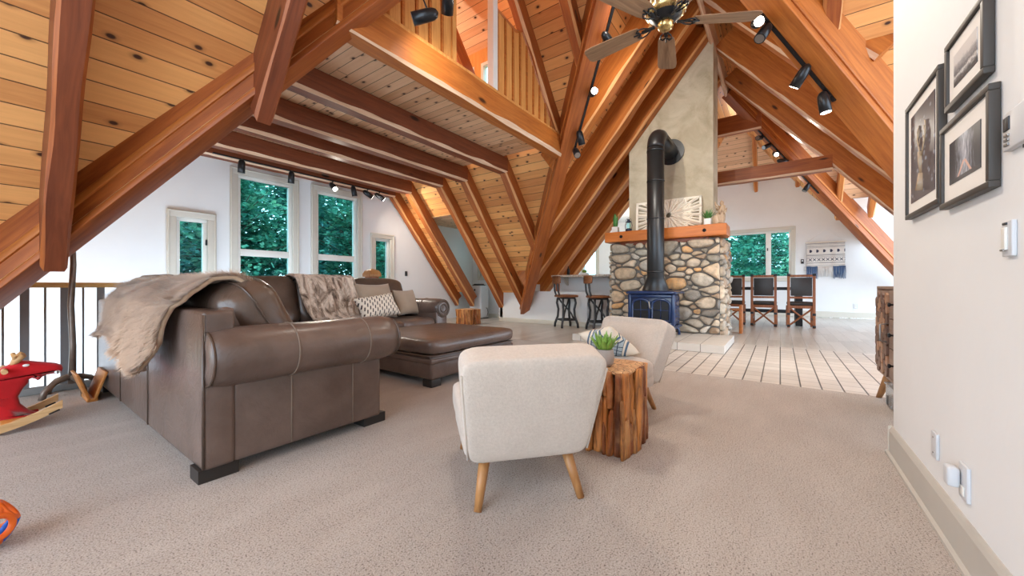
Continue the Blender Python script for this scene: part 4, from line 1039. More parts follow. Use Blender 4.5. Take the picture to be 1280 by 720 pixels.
# ---------------------------------------------------------------- dining table and chairs
M['dinwood'] = wood('chair_wood', (.20, .055, .018), (.46, .16, .055), 'Z', tone=.2)
M['blackleather'] = plain('black_leather', (.022, .018, .018), .38, var=.25, sc=12)
def dchair(label, loc, rz):
    t = thing('dining_chair', label, 'chair', loc, rz, 'dining chairs')      # faces +x, back at -x
    for sy in (-1, 1):
        mb = MB(); mb.box((-.22, sy * .22, .58), (.045, .05, 1.16), bev=.006); mb.build('rear_post', 'dinwood', t)
        mb = MB(); mb.box((.20, sy * .22, .235), (.045, .05, .47), bev=.006); mb.build('front_leg', 'dinwood', t)
        mb = MB()
        for z in (1.15, .30, .04): mb.box((-.222, sy * .22, z), (.052, .057, .05), bev=.004)
        mb.build('iron_corner', 'black', t)
    mb = MB(); mb.box((-.22, 0, 1.13), (.04, .40, .05), bev=.005); mb.box((-.22, 0, .66), (.04, .40, .045), bev=.005); mb.build('back_rail', 'dinwood', t)
    mb = MB(); mb.box((-.222, 0, .895), (.05, .37, .40), bev=.018); mb.build('backrest', 'blackleather', t)
    mb = MB()
    for y in (-.18, .18): mb.box((-.249, y, .895), (.005, .012, .39))
    for z in (.705, 1.085): mb.box((-.249, 0, z), (.005, .37, .012))
    mb.build('nail_trim', 'dkgrey', t)
    mb = MB(); mb.sq((.47, .48, .085), (0, 0, .525), e=.2, e2=.4, nu=36, nv=10); mb.build('seat', 'blackleather', t)
    mb = MB(); mb.box((0, 0, .455), (.44, .44, .06), bev=.005); mb.build('seat_frame', 'dinwood', t)
    for sg in (-1, 1):
        mb = MB(); mb.tube([(-.22, sg * .21, .05), (-.22, sg * -.20, .43)], .018, 4, smooth=False); mb.build('cross_brace', 'dinwood', t)
    for sy in (-1, 1):
        mb = MB(); mb.box((-.01, sy * .22, .18), (.40, .03, .035)); mb.build('stretcher', 'black', t)
    return t
c1 = dchair('dining chair nearest the wall hanging, black back in wood frame', (10.47, -.36, 0), .04)
dup(c1, (10.42, .30, 0), -.03, 'dining chair in the middle in front of the window mullion')
dup(c1, (10.48, .92, 0), .02, 'dining chair partly hidden behind the stone fireplace corner')
dt = thing('dining_table', 'dark dining table behind the row of three chairs', 'table', (11.2, .45, 0))
mb = MB(); mb.box((0, 0, .85), (1.0, 2.0, .07), bev=.01); mb.build('tabletop', 'black', dt)
for sx in (-.4, .4):
    for sy in (-.80, .85):
        mb = MB(); mb.box((sx, sy, .407), (.13, .13, .814), bev=.008); mb.build('leg', 'black', dt)
mb = MB(); mb.box((0, 0, .30), (.08, 1.6, .08)); mb.build('stretcher', 'black', dt)
# small orange chair leg board by the fireplace corner
mb = MB(); mb.box((0, 0, .27), (.30, .05, .54), bev=.006); mb.box((0, .12, .45), (.30, .22, .03), bev=.006); mb.box((0, .22, .22), (.30, .04, .44), bev=.006)
o = mb.build('wood_stool', 'beam_lit'); o.location = (8.55, .62, 0); tag(o, 'small orange wooden stool at the right corner of the fireplace', 'stool')
# ---------------------------------------------------------------- wall hanging
def tapestry():
    t = NT('woven_pattern'); c = t.obj(False)
    s = t.n('ShaderNodeSeparateXYZ', {0: c}); y, z = s.outputs[1], s.outputs[2]
    ab = t.math('ABSOLUTE', y)
    col = (.74, .70, .66)
    def band(z0, h): return t.math('LESS_THAN', t.math('ABSOLUTE', t.math('SUBTRACT', z, z0)), h / 2)
    dark = (.045, .05, .085)
    f1 = t.math('FRACT', t.math('DIVIDE', t.math('ADD', y, 9.0), .155))
    crescent = t.math('MULTIPLY', band(-.25, .085), t.math('LESS_THAN', f1, .42))
    ch = t.math('MULTIPLY', crescent, t.math('GREATER_THAN', t.math('ADD', f1, t.math('MULTIPLY', t.math('ABSOLUTE', t.math('ADD', z, .25)), -4.0)), .0))
    f2 = t.math('FRACT', t.math('DIVIDE', t.math('ADD', y, 9.0), .10))
    dz = t.math('ABSOLUTE', t.math('ADD', z, .50))
    x = t.math('MULTIPLY', band(-.50, .08), t.math('LESS_THAN', t.math('ABSOLUTE', t.math('SUBTRACT', t.math('ABSOLUTE', t.math('SUBTRACT', f2, .5)), t.math('MULTIPLY', dz, 9.0))), .12))
    m = t.math('MAXIMUM', ch, x)
    for z0, h in ((-.03, .012), (-.06, .006), (-.115, .010), (-.15, .006), (-.35, .006), (-.375, .012), (-.41, .006), (-.435, .006), (-.57, .006), (-.60, .012), (-.66, .008)):
        m = t.math('MAXIMUM', m, band(z0, h))
    w = t.noise(t.scale(c, (1, 1, 40)), 30, 2)
    return t.done(t.mix(m, t.mix(w, (.66, .62, .58), (.80, .77, .73)), dark), .95, normal=t.bump(w, .3, .01), spec=.1)
M['tapestry'] = tapestry()
M['indigo'] = fabric('indigo_yarn', (.03, .06, .14), (.12, .20, .36), 50); M['yarnw'] = fabric('white_yarn', (.60, .57, .54), (.82, .79, .76), 50)
tp = thing('wall_hanging', 'woven cream and black wall hanging with blue tassels on dining wall', 'wall hanging', (FARU - .04, -1.07, 2.18))
mb = MB(); mb.grid(lambda a, b: V((.006 * math.sin(a * 21), -.43 + .86 * a, -.70 * b)), 40, 20); o = mb.build('cloth', 'tapestry', tp); md = o.modifiers.new('s', 'SOLIDIFY'); md.thickness = .01
mb = MB(); mb.cyl((0, -.46, .006), (0, .46, .006), .012, n=8); mb.build('dowel', 'cream', tp)
mb = MB(); mb.tube([(0, -.43, .01), (0, 0, .38), (0, .43, .01)], .004, 5); mb.build('hanging_cord', 'yarnw', tp)
rr = random.Random(2)
for nm, a, b, mt in (('tassel_fringe', .19, .43, 'indigo'), ('tassel_fringe', -.43, -.16, 'indigo'), ('fringe', -.155, .18, 'yarnw')):
    mb = MB(); y = a
    while y < b:
        L = .33 + .05 * rr.random() if mt == 'indigo' else .31
        mb.tube([(-.004, y, -.69), (-.012 + .01 * rr.random(), y + .01 * rr.uniform(-1, 1), -.69 - L * .5), (-.004, y + .012 * rr.uniform(-1, 1), -.69 - L)], [.010, .009, .006], 5); y += .017
    mb.build(nm, mt, tp)
def plate(name, label, cat, loc, dims, mats='whiteplastic', extra=None, rz=0):
    t = thing(name, label, cat, loc, rz)
    mb = MB(); mb.box((0, 0, 0), dims, bev=.003); mb.build('plate', mats, t)
    for nm, c, d, m in (extra or ()):
        mb = MB(); mb.box(c, d, bev=min(d) * .3); mb.build(nm, m, t)
    return t
plate('wall_sensor', 'small black gadget on dining wall right of window', 'gadget', (FARU - .011, -.54, 1.64), (.022, .07, .13), 'black', [('button', (-.012, 0, .02), (.006, .04, .04), 'whiteplastic')])
plate('light_switch', 'white double switch plate beside the wall hanging', 'switch', (FARU - .007, -.585 - .06, 1.42), (.012, .14, .14), 'whiteplastic', [('rocker', (-.008, -.03, 0), (.006, .035, .07), 'sash'), ('rocker', (-.008, .03, 0), (.006, .035, .07), 'sash')])
plate('wall_outlet', 'white outlet low on the dining wall right of hanging', 'outlet', (FARU - .007, -1.72, .34), (.012, .09, .14), 'whiteplastic', [('socket', (-.008, 0, .03), (.006, .04, .04), 'sash'), ('socket', (-.008, 0, -.03), (.006, .04, .04), 'sash')])
plate('wall_outlet', 'tiny dark outlet on window wall above far sofa arm', 'outlet', (6.1, WALLV - .008, 1.22), (.07, .014, .12), 'dkgrey', [('toggle', (0, -.01, 0), (.02, .012, .04), 'black')])
# ---------------------------------------------------------------- sideboard
M['sbwood'] = wood('walnut_sideboard', (.19, .115, .085), (.42, .29, .22), 'X', tone=.25)
M['sbleg'] = wood('light_peg_leg', (.36, .16, .06), (.62, .34, .14), 'Z')
M['hexa'] = wood('hexagon_light', (.42, .22, .12), (.62, .38, .24), 'Z'); M['hexb'] = wood('hexagon_dark', (.14, .07, .045), (.28, .16, .11), 'Z')
sb = thing('sideboard', 'walnut sideboard with hexagon door and drawers behind the wall end', 'sideboard', (3.55, -.87, 0))   # front faces +y
x1, x0, yf, zb, zt = .73, -.75, .22, .225, .915
mb = MB(); mb.box(((x0 + x1) / 2, 0, zt - .012), (x1 - x0, .44, .024), bev=.004); mb.box(((x0 + x1) / 2, 0, zb + .012), (x1 - x0, .44, .024), bev=.004)
mb.box((x1 - .012, 0, (zb + zt) / 2), (.024, .44, zt - zb), bev=.004); mb.box((x0 + .012, 0, (zb + zt) / 2), (.024, .44, zt - zb), bev=.004); mb.box((0, -.02, (zb + zt) / 2), (x1 - x0 - .04, .38, zt - zb - .04)); mb.build('carcass', 'sbwood', sb)
mb = MB(); mb.box((.50, yf - .012, (zb + zt) / 2), (.41, .02, zt - zb - .06), bev=.003); hw = .068
i = 0
for r in range(9):
    for c in range(6):
        cx = .31 + hw * .5 + c * hw + (0); cz = zb + .06 + r * .077 + (.038 if c % 2 else 0)
        if cz > zt - .06 or cx > .70: continue
        pol = [(cx - hw * .48, cz - .026), (cx, cz - .044), (cx + hw * .48, cz - .026), (cx + hw * .48, cz + .026), (cx, cz + .044), (cx - hw * .48, cz + .026)] if c < 6 else None
        mb.prism(pol, .010 + .006 * random.random(), xf=Matrix(((1, 0, 0, 0), (0, 0, 1, yf - .002), (0, 1, 0, 0), (0, 0, 0, 1))), mi=random.choice((1, 2)))
dr = mb.build('door', ['sbwood', 'hexa', 'hexb'], sb)
mb = MB(); mb.tube([(.325, yf, .50), (.325, yf + .045, .51), (.325, yf + .045, .63), (.325, yf, .64)], .007, 6); mb.build('handle', 'steel', dr)
for z in (.355, .57, .785):
    mb = MB(); mb.box((-.22, yf - .008, z), (1.0, .022, .205), bev=.004); d = mb.build('drawer', 'sbwood', sb)
    for x in (.14, -.5):
        mb = MB(); mb.lathe([(0, 0), (.008, 0), (.006, .012), (.016, .022), (.016, .03), (0, .034)], n=12, xf=at(x, yf + .003, z, rx=-PI / 2)); mb.build('knob', 'black', d)
for sx in (.62, -.64):
    for sy in (-.14, .16):
        mb = MB(); mb.cyl((sx, sy, zb), (sx + .10 * (1 if sx > 0 else -1), sy + (.05 if sy > 0 else -.05), 0), .032, .018, 14); mb.build('leg', 'sbleg', sb)
M['weave'] = plain('grey_mottled_box', (.30, .29, .27), .8, var=.5, sc=60)
bx = thing('storage_box', 'grey mottled box standing on the sideboard', 'box', (3.88, -.82, .916))
mb = MB(); mb.box((0, 0, .05), (.20, .24, .10), bev=.006); mb.build('body', 'weave', bx); mb = MB(); mb.box((0, 0, .112), (.21, .25, .022), bev=.005); mb.build('lid', 'weave', bx)
mb = MB(); mb.lathe([(0, 0), (.05, 0), (.05, .02), (.02, .03), (0, .03)], n=14); o = mb.build('dish', 'black'); o.location = (3.40, -.70, .916); tag(o, 'small black dish on the sideboard front', 'dish')
bn = thing('storage_bin', 'clear grey plastic bin with papers under the sideboard', 'bin', (3.86, -.82, 0))
M['clear'] = (lambda t: t.done((.55, .60, .64), .15, Alpha=.45))(NT('clear_plastic'))
mb = MB()
mb.box((0, 0, .006), (.40, .30, .012)); mb.box((0, .148, .085), (.42, .008, .15)); mb.box((0, -.148, .085), (.42, .008, .15)); mb.box((.205, 0, .085), (.008, .30, .15)); mb.box((-.205, 0, .085), (.008, .30, .15)); mb.build('tub', 'clear', bn)
mb = MB(); mb.box((0, 0, .165), (.44, .32, .016), bev=.005); mb.build('lid', 'clear', bn)
mb = MB(); mb.box((.02, .02, .05), (.30, .22, .07), .2, bev=.004); mb.build('papers', 'dkgrey', bn)
# ---------------------------------------------------------------- stair railing
M['blonde'] = wood('blonde_handrail', (.62, .35, .10), (.90, .60, .24), 'X', tone=.05)
M['railgrey'] = plain('grey_painted_steel', (.22, .22, .23), .5, .3)
M['kerb'] = plain('grey_kerb_paint', (.22, .22, .215), .6)
rl = thing('stair_railing', 'stair railing with blonde handrail and grey balusters behind the sofa', 'railing', (0, 5.13, 0))
mb = MB(); mb.box((1.545, 0, .925), (3.69, .07, .045), bev=.014); mb.build('handrail', 'blonde', rl)
mb = MB(); mb.box((1.545, .0, .03), (3.69, .06, .06), bev=.008); mb.build('base_rail', 'kerb', rl)
k = 0; u = -.24
while u < 3.38:
    mb = MB()
    if k % 2: mb.cyl((u, 0, .055), (u, 0, .91), .007, n=8)
    else:
        vs = []; n = 12
        for i in range(n + 1):
            z = .055 + .855 * i / n; q = 0 if i < 4 else min(1, (i - 4) / 4) * PI / 2 * 0
            w = .025
            vs += [(u - w, -.006, z), (u + w, -.006, z), (u + w, .006, z), (u - w, .006, z)]
        fs = [(i * 4 + j, i * 4 + (j + 1) % 4, (i + 1) * 4 + (j + 1) % 4, (i + 1) * 4 + j) for i in range(n) for j in range(4)] + [(3, 2, 1, 0), tuple(n * 4 + j for j in range(4))]
        mb.add(vs, fs)
    mb.build('baluster', 'railgrey', rl); u += .108; k += 1
nw = thing('newel_post', 'square wooden newel post with pale cap behind the sofa', 'post', (3.47, 5.13, 0))
mb = MB(); mb.box((0, 0, .53), (.15, .15, 1.06), bev=.008); mb.build('post', 'dinwood', nw)
mb = MB(); mb.box((0, 0, 1.075), (.20, .20, .04), bev=.006); mb.add([(-.10, -.10, 1.095), (.10, -.10, 1.095), (.10, .10, 1.095), (-.10, .10, 1.095), (-.075, -.075, 1.15), (.075, -.075, 1.15), (.075, .075, 1.15), (-.075, .075, 1.15), (0, 0, 1.185)], [(0, 1, 5, 4), (1, 2, 6, 5), (2, 3, 7, 6), (3, 0, 4, 7), (4, 5, 8), (5, 6, 8), (6, 7, 8), (7, 4, 8), (3, 2, 1, 0)]); mb.build('cap', 'legwood', nw)
# ---------------------------------------------------------------- coat stand of twisted branch
M['branch'] = plain('weathered_brown_metal', (.20, .155, .125), .35, .5, var=.45, sc=14)
cs = thing('coat_stand', 'twisted dark branch coat stand with arched feet by the railing', 'coat stand', (.43, 4.90, 0))
mb = MB(); mb.tube([(0, 0, .09), (.005, -.005, .4), (-.006, 0, .75), (.008, .004, 1.1), (.0, .0, 1.45)], [.026, .021, .021, .019, .017], 9); mb.build('pole', 'branch', cs)
for q in (2.3, 3.6, 5.0, .3):
    mb = MB(); c, s = math.cos(q), math.sin(q); mb.tube([(0, 0, .14), (.04 * c, .04 * s, .145), (.11 * c, .11 * s, .12), (.17 * c, .17 * s, .06), (.185 * c, .185 * s, 0)], [.024, .024, .022, .021, .022], 9); mb.build('foot', 'branch', cs)
for q in (0, 1.6, 3.2, 4.7):
    mb = MB(); c, s = math.cos(q), math.sin(q); mb.tube([(0, 0, 1.30), (.08 * c, .08 * s, 1.36), (.12 * c, .12 * s, 1.46)], [.013, .011, .008], 7); mb.build('hook', 'branch', cs)
# ---------------------------------------------------------------- wooden magazine trough behind the sofa
M['orangewood'] = wood('orange_pine', (.46, .15, .03), (.70, .30, .07), 'Y', tone=.05)
tr = thing('magazine_trough', 'flared orange wooden trough behind the back of the sofa', 'rack', (.505, 4.60, 0))
for sx in (-1, 1):
    mb = MB(); mb.box((0, 0, 0), (.018, .34, .22), bev=.004); p = mb.build('side_board', 'orangewood', tr); p.location = (sx * .045 - .01, 0, .115); p.rotation_euler = (0, sx * .30, 0)
mb = MB(); mb.box((-.01, 0, .012), (.06, .34, .024), bev=.004); mb.build('bottom_board', 'orangewood', tr)
# ---------------------------------------------------------------- rocking moose
M['redfelt'] = fabric('red_plush', (.42, .006, .012), (.62, .018, .02), 60, .2); M['rocker'] = wood('rocker_wood', (.50, .27, .10), (.74, .48, .24), 'X', tone=.05)
M['white'] = plain('white_plastic_eye', (.80, .80, .78), .4, var=0)
mo = thing('rocking_moose', 'red plush rocking moose toy on wooden rockers at left edge', 'toy', (-.12, 4.02, 0))
out = [(.335, .065), (.29, .10), (.253, .155), (.245, .205), (.265, .255), (.285, .285), (.287, .305), (.30, .312), (.315, .302), (.322, .292), (.332, .296), (.342, .312), (.36, .322), (.388, .325), (.41, .322), (.425, .330), (.432, .352), (.426, .376), (.402, .392), (.372, .402), (.335, .412), (.295, .425), (.258, .432), (.225, .424), (.195, .405), (.15, .38), (.08, .36), (-.05, .35), (-.18, .355), (-.26, .34), (-.29, .28), (-.28, .18), (-.30, .065), (-.20, .065), (-.18, .14), (-.10, .18), (.05, .18), (.14, .15), (.17, .065)]
def puffy(outline, th, name, mat, par, n=4):
    from mathutils.geometry import tessellate_polygon
    mb = MB(); xf = Matrix(((1, 0, 0, 0), (0, 0, -1, 0), (0, 1, 0, 0), (0, 0, 0, 1)))
    k = len(outline); vs = []
    nrm = []
    for i in range(k):
        a, b = V(outline[i - 1]), V(outline[(i + 1) % k]); d = (b - a).normalized(); nrm.append(V((-d.y, d.x)))
    area = sum(outline[i][0] * outline[(i + 1) % k][1] - outline[(i + 1) % k][0] * outline[i][1] for i in range(k))
    sg = 1 if area > 0 else -1
    R = th * .35
    for zz, ins in ((-th / 2, R * .75), (-th / 2 + R * .3, R * .22), (-th / 2 + R, 0), (th / 2 - R, 0), (th / 2 - R * .3, R * .22), (th / 2, R * .75)):
        for i, p in enumerate(outline):
            q = V(p) + nrm[i] * ins * sg; vs.append((q.x, q.y, zz))
    fs = [(r * k + i, r * k + (i + 1) % k, (r + 1) * k + (i + 1) % k, (r + 1) * k + i) for r in range(5) for i in range(k)]
    tri = tessellate_polygon([[V((p[0], p[1], 0)) for p in outline]])
    fs += [tuple(t) for t in tri] + [tuple(5 * k + i for i in t) for t in tri]
    mb.add(vs, fs, 0, True, xf); return mb.build(name, mat, par)
bd = puffy(out, .10, 'body', 'redfelt', mo)
for sy in (-1, 1):
    mb = MB(); mb.sq((.030, .012, .018), (.275, sy * .052, .405), e=1, e2=1, nu=16, nv=8); e = mb.build('eye', 'white', mo)
    mb = MB(); mb.sq((.030, .012, .018), (.405, sy * .050, .338), e=1, e2=1, nu=16, nv=8); mb.build('nostril', 'white', mo)
    mb = MB(); mb.tube([(.405, sy * .055, .345), (.405, sy * .058, .325)], .003, 5); mb.build('stitch_mark', 'black', mo)
    mb = MB(); mb.tube([(.225, sy * .02, .415), (.24, sy * .05, .445), (.265, sy * .06, .475)], [.014, .018, .016], 8); mb.tube([(.235, sy * .04, .44), (.225, sy * .07, .475)], [.013, .011], 8); mb.build('antler', 'rocker', mo)
    mb = MB(); mb.cyl((.19, sy * .04, .385), (.19, sy * .13, .385), .014, n=10); mb.build('grip', 'rocker', mo)
    pts = [(-.40 + .82 * t, sy * .13, .018 + .11 * (abs(t - .5) * 2) ** 2.2) for t in [i / 16 for i in range(17)]]
    mb = MB()
    vs = []
    for x, y, z in pts: vs += [(x, y - .014, z - .018), (x, y + .014, z - .018), (x, y + .014, z + .03), (x, y - .014, z + .03)]
    mb.add(vs, [(i * 4 + j, i * 4 + (j + 1) % 4, (i + 1) * 4 + (j + 1) % 4, (i + 1) * 4 + j) for i in range(16) for j in range(4)] + [(3, 2, 1, 0), (64, 65, 66, 67)]); r = mb.build('rocker', 'rocker', mo)
    mb = MB(); mb.box((.385, sy * .13, .092), (.05, .03, .010), R3(0, -.42, 0)); mb.build('rocker_pad', 'black', r)
for x in (.22, -.24):
    mb = MB(); mb.box((x, 0, .062), (.09, .27, .022), bev=.004); mb.build('cross_slat', 'orangewood', mo)
mb = MB(); mb.cyl((.30, -.056, .075), (.30, -.05, .075), .006, n=8); mb.build('bolt', 'white', mo)
# ---------------------------------------------------------------- toy ball of loops
M['orange'] = plain('orange_rubber', (.85, .16, .015), .4, var=.05); M['bluer'] = plain('blue_rubber', (.01, .13, .62), .4, var=.05); M['purple'] = plain('purple_rubber', (.13, .05, .40), .4, var=.05)
bl = thing('loop_ball', 'orange and blue loop ball at the left bottom edge', 'toy', (-.01, 2.25, 0))
g = (1 + 5 ** .5) / 2
ico = [V(p).normalized() for p in [(0, 1, g), (0, 1, -g), (0, -1, g), (0, -1, -g), (1, g, 0), (1, -g, 0), (-1, g, 0), (-1, -g, 0), (g, 0, 1), (g, 0, -1), (-g, 0, 1), (-g, 0, -1)]]
for i, p in enumerate(ico):
    R = .078; a = p.orthogonal().normalized(); b = p.cross(a); c0 = p * R * .84; r = R * .50
    mb = MB(); mb.tube([c0 + V((0, 0, R + .006)) + (a * math.cos(q) + b * math.sin(q)) * r for q in [k * 2 * PI / 24 for k in range(25)]], .010, 8, cap=False)
    mb.build('loop', ['orange', 'bluer', 'orange', 'orange', 'orange', 'orange', 'orange', 'purple', 'orange', 'bluer', 'orange', 'bluer'][i], bl)
# ---------------------------------------------------------------- framed pictures and controls on the white wall
M['frame'] = plain('dark_taupe_frame', (.05, .042, .036), .5, var=.12); M['mat'] = plain('cream_mat_board', (.82, .79, .75), .8, var=.01)
def picmat(name, kind):
    t = NT(name); c = t.n('ShaderNodeTexCoord').outputs['Generated']
    s = t.n('ShaderNodeSeparateXYZ', {0: c}); x, z = s.outputs[0], s.outputs[2]
    n = t.noise(t.scale(c, (5, 1, 5)), 1.6, 6, .65)
    if kind == 'hills':
        r = t.math('ADD', z, t.math('MULTIPLY', n, .5))
        col = t.ramp(r, [(.36, (.05, .05, .06)), (.46, (.32, .32, .34)), (.52, (.72, .71, .70)), (.62, (.12, .12, .14)), (.80, (.36, .35, .37)), (.95, (.66, .63, .62))])
    elif kind == 'road':
        tr = t.noise(t.scale(c, (16, 1, 2.2)), 1.5, 5, .6)
        side = t.math('ABSOLUTE', t.math('SUBTRACT', x, .52))
        f = t.math('ADD', t.math('MULTIPLY', tr, .75), t.math('MULTIPLY', side, .9))
        col = t.ramp(f, [(.30, (.60, .63, .70)), (.48, (.22, .24, .30)), (.62, (.03, .035, .05))])
        rd = t.math('LESS_THAN', t.math('ABSOLUTE', t.math('SUBTRACT', side, t.math('MULTIPLY', t.math('SUBTRACT', .42, z), .62))), .03)
        rd = t.math('MULTIPLY', rd, t.math('LESS_THAN', z, .40)); col = t.mix(rd, col, (.72, .45, .36))
        col = t.mix(t.math('LESS_THAN', z, .09), col, (.05, .05, .06))
    else:
        bk = t.step(t.vor(t.scale(c, (7, 1, 12)), 1.0), .35, .12)
        col = t.mix(bk, (.045, .045, .065), (.30, .36, .46)); col = t.mix(t.math('MULTIPLY', n, .5), col, (.16, .10, .09))
    return t.done(col, .35)
PX = {'hills': 'misty_hills_print', 'road': 'forest_road_print', 'deer': 'antler_print'}
for k in PX: M[k] = picmat(PX[k], k)
def picture(label, u0, u1, z0, z1, kind, mw_):
    t = thing('framed_picture', label, 'picture', ((u0 + u1) / 2, -.5, (z0 + z1) / 2), PI, 'framed pictures on white wall')   # local x reversed so +y local = into wall
    W, H = u1 - u0, z1 - z0; f = .020; d = .024
    mb = MB(); y = -d / 2 - .001
    mb.box((0, y, H / 2 - f / 2), (W, d, f), bev=.003); mb.box((0, y, -H / 2 + f / 2), (W, d, f), bev=.003); mb.box((W / 2 - f / 2, y, 0), (f, d, H - 2 * f), bev=.003); mb.box((-W / 2 + f / 2, y, 0), (f, d, H - 2 * f), bev=.003); mb.build('frame', 'frame', t)
    mb = MB(); mb.box((0, -.012, 0), (W - 2 * f + .004, .008, H - 2 * f + .004)); mb.build('mat_board', 'mat', t)
    m = mw_; mb = MB(); mb.box((0, -.0165, 0), (W - 2 * f - 2 * m, .003, H - 2 * f - 2 * m)); im = mb.build('print', kind, t)
    if kind == 'deer':
        mb = MB(); s = H / .5; yy = -.0185
        for sx in (-1, 1):
            mb.tube([(sx * .006, yy, -.02 * s), (sx * .03 * s, yy, .02 * s), (sx * .055 * s, yy, .06 * s), (sx * .05 * s, yy, .11 * s)], [.004, .0045, .0035, .002], 5, squash=(1, .2))
            for z_, l in ((.03, .03), (.06, .035), (.085, .03)): mb.tube([(sx * (.025 + z_ * .35) * s, yy, z_ * s), (sx * (.01 + z_ * .3) * s, yy, (z_ + l) * s)], [.003, .0015], 5, squash=(1, .2))
        mb.tube([(0, yy, .0), (0, yy, -.04 * s), (0, yy, -.09 * s)], [.012, .012, .006], 8, squash=(1, .2)); mb.tube([(.01, yy, -.09 * s), (.012, yy, -.16 * s)], [.012, .022], 8, squash=(1, .2)); mb.build('antler_figure', 'drift', im)
    return t
picture('tall framed print of an antlered animal, leftmost picture', 2.05, 2.50, 1.225, 1.74, 'deer', .045)
picture('framed misty hills print hanging above the forest road picture', 1.67, 1.985, 1.53, 1.765, 'hills', .045)
picture('framed forest road print, lower right of the three pictures', 1.635, 2.035, 1.195, 1.488, 'road', .055)
WV = -.5
def wplate(*a, **k): return plate(*a, **k)
th_ = thing('thermostat', 'white wall thermostat with grey screen right of the pictures', 'thermostat', (1.51, WV, 1.325))
mb = MB(); mb.box((0, .008, 0), (.145, .016, .10), bev=.004); mb.build('body', 'whiteplastic', th_)
mb = MB(); mb.box((.045, .017, .018), (.03, .004, .035), bev=.001); mb.build('screen', 'dkgrey', th_)
for z in (-.012, -.024, -.036):
    mb = MB(); mb.box((.045, .017, z), (.022, .005, .007), bev=.001); mb.build('button', 'steel', th_)
mb = MB(); mb.box((-.03, .006, -.06), (.02, .012, .008)); mb.build('sensor_tab', 'dkgrey', th_)
t_ = plate('light_dimmer', 'white slider dimmer switch below the thermostat', 'switch', (1.578, WV + .005, 1.045), (.055, .01, .095), 'whiteplastic', [('slider', (.006, .007, 0), (.022, .006, .06), 'sash'), ('label_strip', (.006, .006, .04), (.022, .004, .006), 'dkgrey'), ('slider_knob', (.006, .010, -.03), (.018, .006, .006), 'steel')])
plate('wall_plate', 'blank white wall plate low by the wall end', 'outlet', (2.165, WV + .005, .295), (.062, .01, .10), 'whiteplastic', [('screw', (0, .006, .03), (.006, .003, .006), 'steel'), ('screw', (0, .006, -.03), (.006, .003, .006), 'steel')])
plate('wall_outlet', 'white outlet with plugged in night light above baseboard', 'outlet', (1.875, WV + .005, .272), (.07, .01, .115), 'whiteplastic', [('socket', (0, .006, -.028), (.03, .004, .03), 'sash'), ('night_light', (.03, .022, .005), (.05, .03, .065), 'whiteplastic')])
# ---------------------------------------------------------------- ceiling fan
M['brass'] = plain('antique_brass', (.50, .36, .15), .25, .9, var=.2); M['fanblade'] = wood('fan_oak', (.17, .085, .04), (.42, .25, .14), 'X', tone=.1)
FZ = 3.34
fan = thing('ceiling_fan', 'five blade ceiling fan with brass motor under the ridge', 'fan', (3.64, .86, FZ))
mb = MB(); mb.cyl((0, 0, .22), (0, 0, 2.05), .018, n=12); mb.build('downrod', 'brass', fan)
mb = MB(); mb.lathe([(0, .23), (.06, .23), (.10, .20), (.165, .185), (.175, .16), (.175, .09), (.16, .07), (.12, .05), (0, .05)], n=36); mt = mb.build('motor_housing', 'brass', fan)
mb = MB()
for k in range(24):
    q = k * PI / 12; mb.box((.176 * math.cos(q), .176 * math.sin(q), .125), (.008, .012, .07), q)
mb.build('housing_fins', 'cream', mt)
mb = MB(); mb.lathe([(.14, .06), (.10, .02), (.06, .0), (.0, .0)], n=28); mb.build('motor_base', 'black', fan)
mb = MB(); mb.lathe([(.0, .01), (.065, .005), (.072, -.02), (.06, -.055), (.03, -.07), (0, -.07)], n=28); mb.build('switch_cup', 'brass', fan)
yaw = math.atan2(-.8, .58) - .10
for k in range(5):
    q = yaw + k * 2 * PI / 5
    m = MB(); xf = Matrix.Rotation(q, 4, 'Z') @ Matrix.Rotation(math.radians(11), 4, 'X')
    poly = [(.24, -.068), (.30, -.078), (.72, -.098), (.79, -.090), (.815, -.06), (.815, .06), (.79, .090), (.72, .098), (.30, .078), (.24, .068)]
    m.prism(poly, .008, z0=.006); b = m.build('blade', 'fanblade', fan); b.matrix_world = Matrix.Translation((3.64, .86, FZ)) @ xf
    b.parent = fan; b.matrix_parent_inverse = Matrix.Identity(4); b.matrix_basis = xf
    m = MB(); m.box((.16, 0, .005), (.12, .035, .012), bev=.003)
    for sy in (-1, 1): m.tube([(.14, sy * .01, .0), (.19, sy * .045, .0), (.24, sy * .055, .0), (.27, sy * .03, .0), (.24, sy * .012, .0)], .007, 6)
    m.tube([(.2, 0, 0), (.30, 0, 0)], .008, 6); m.build('blade_iron', 'black', b)
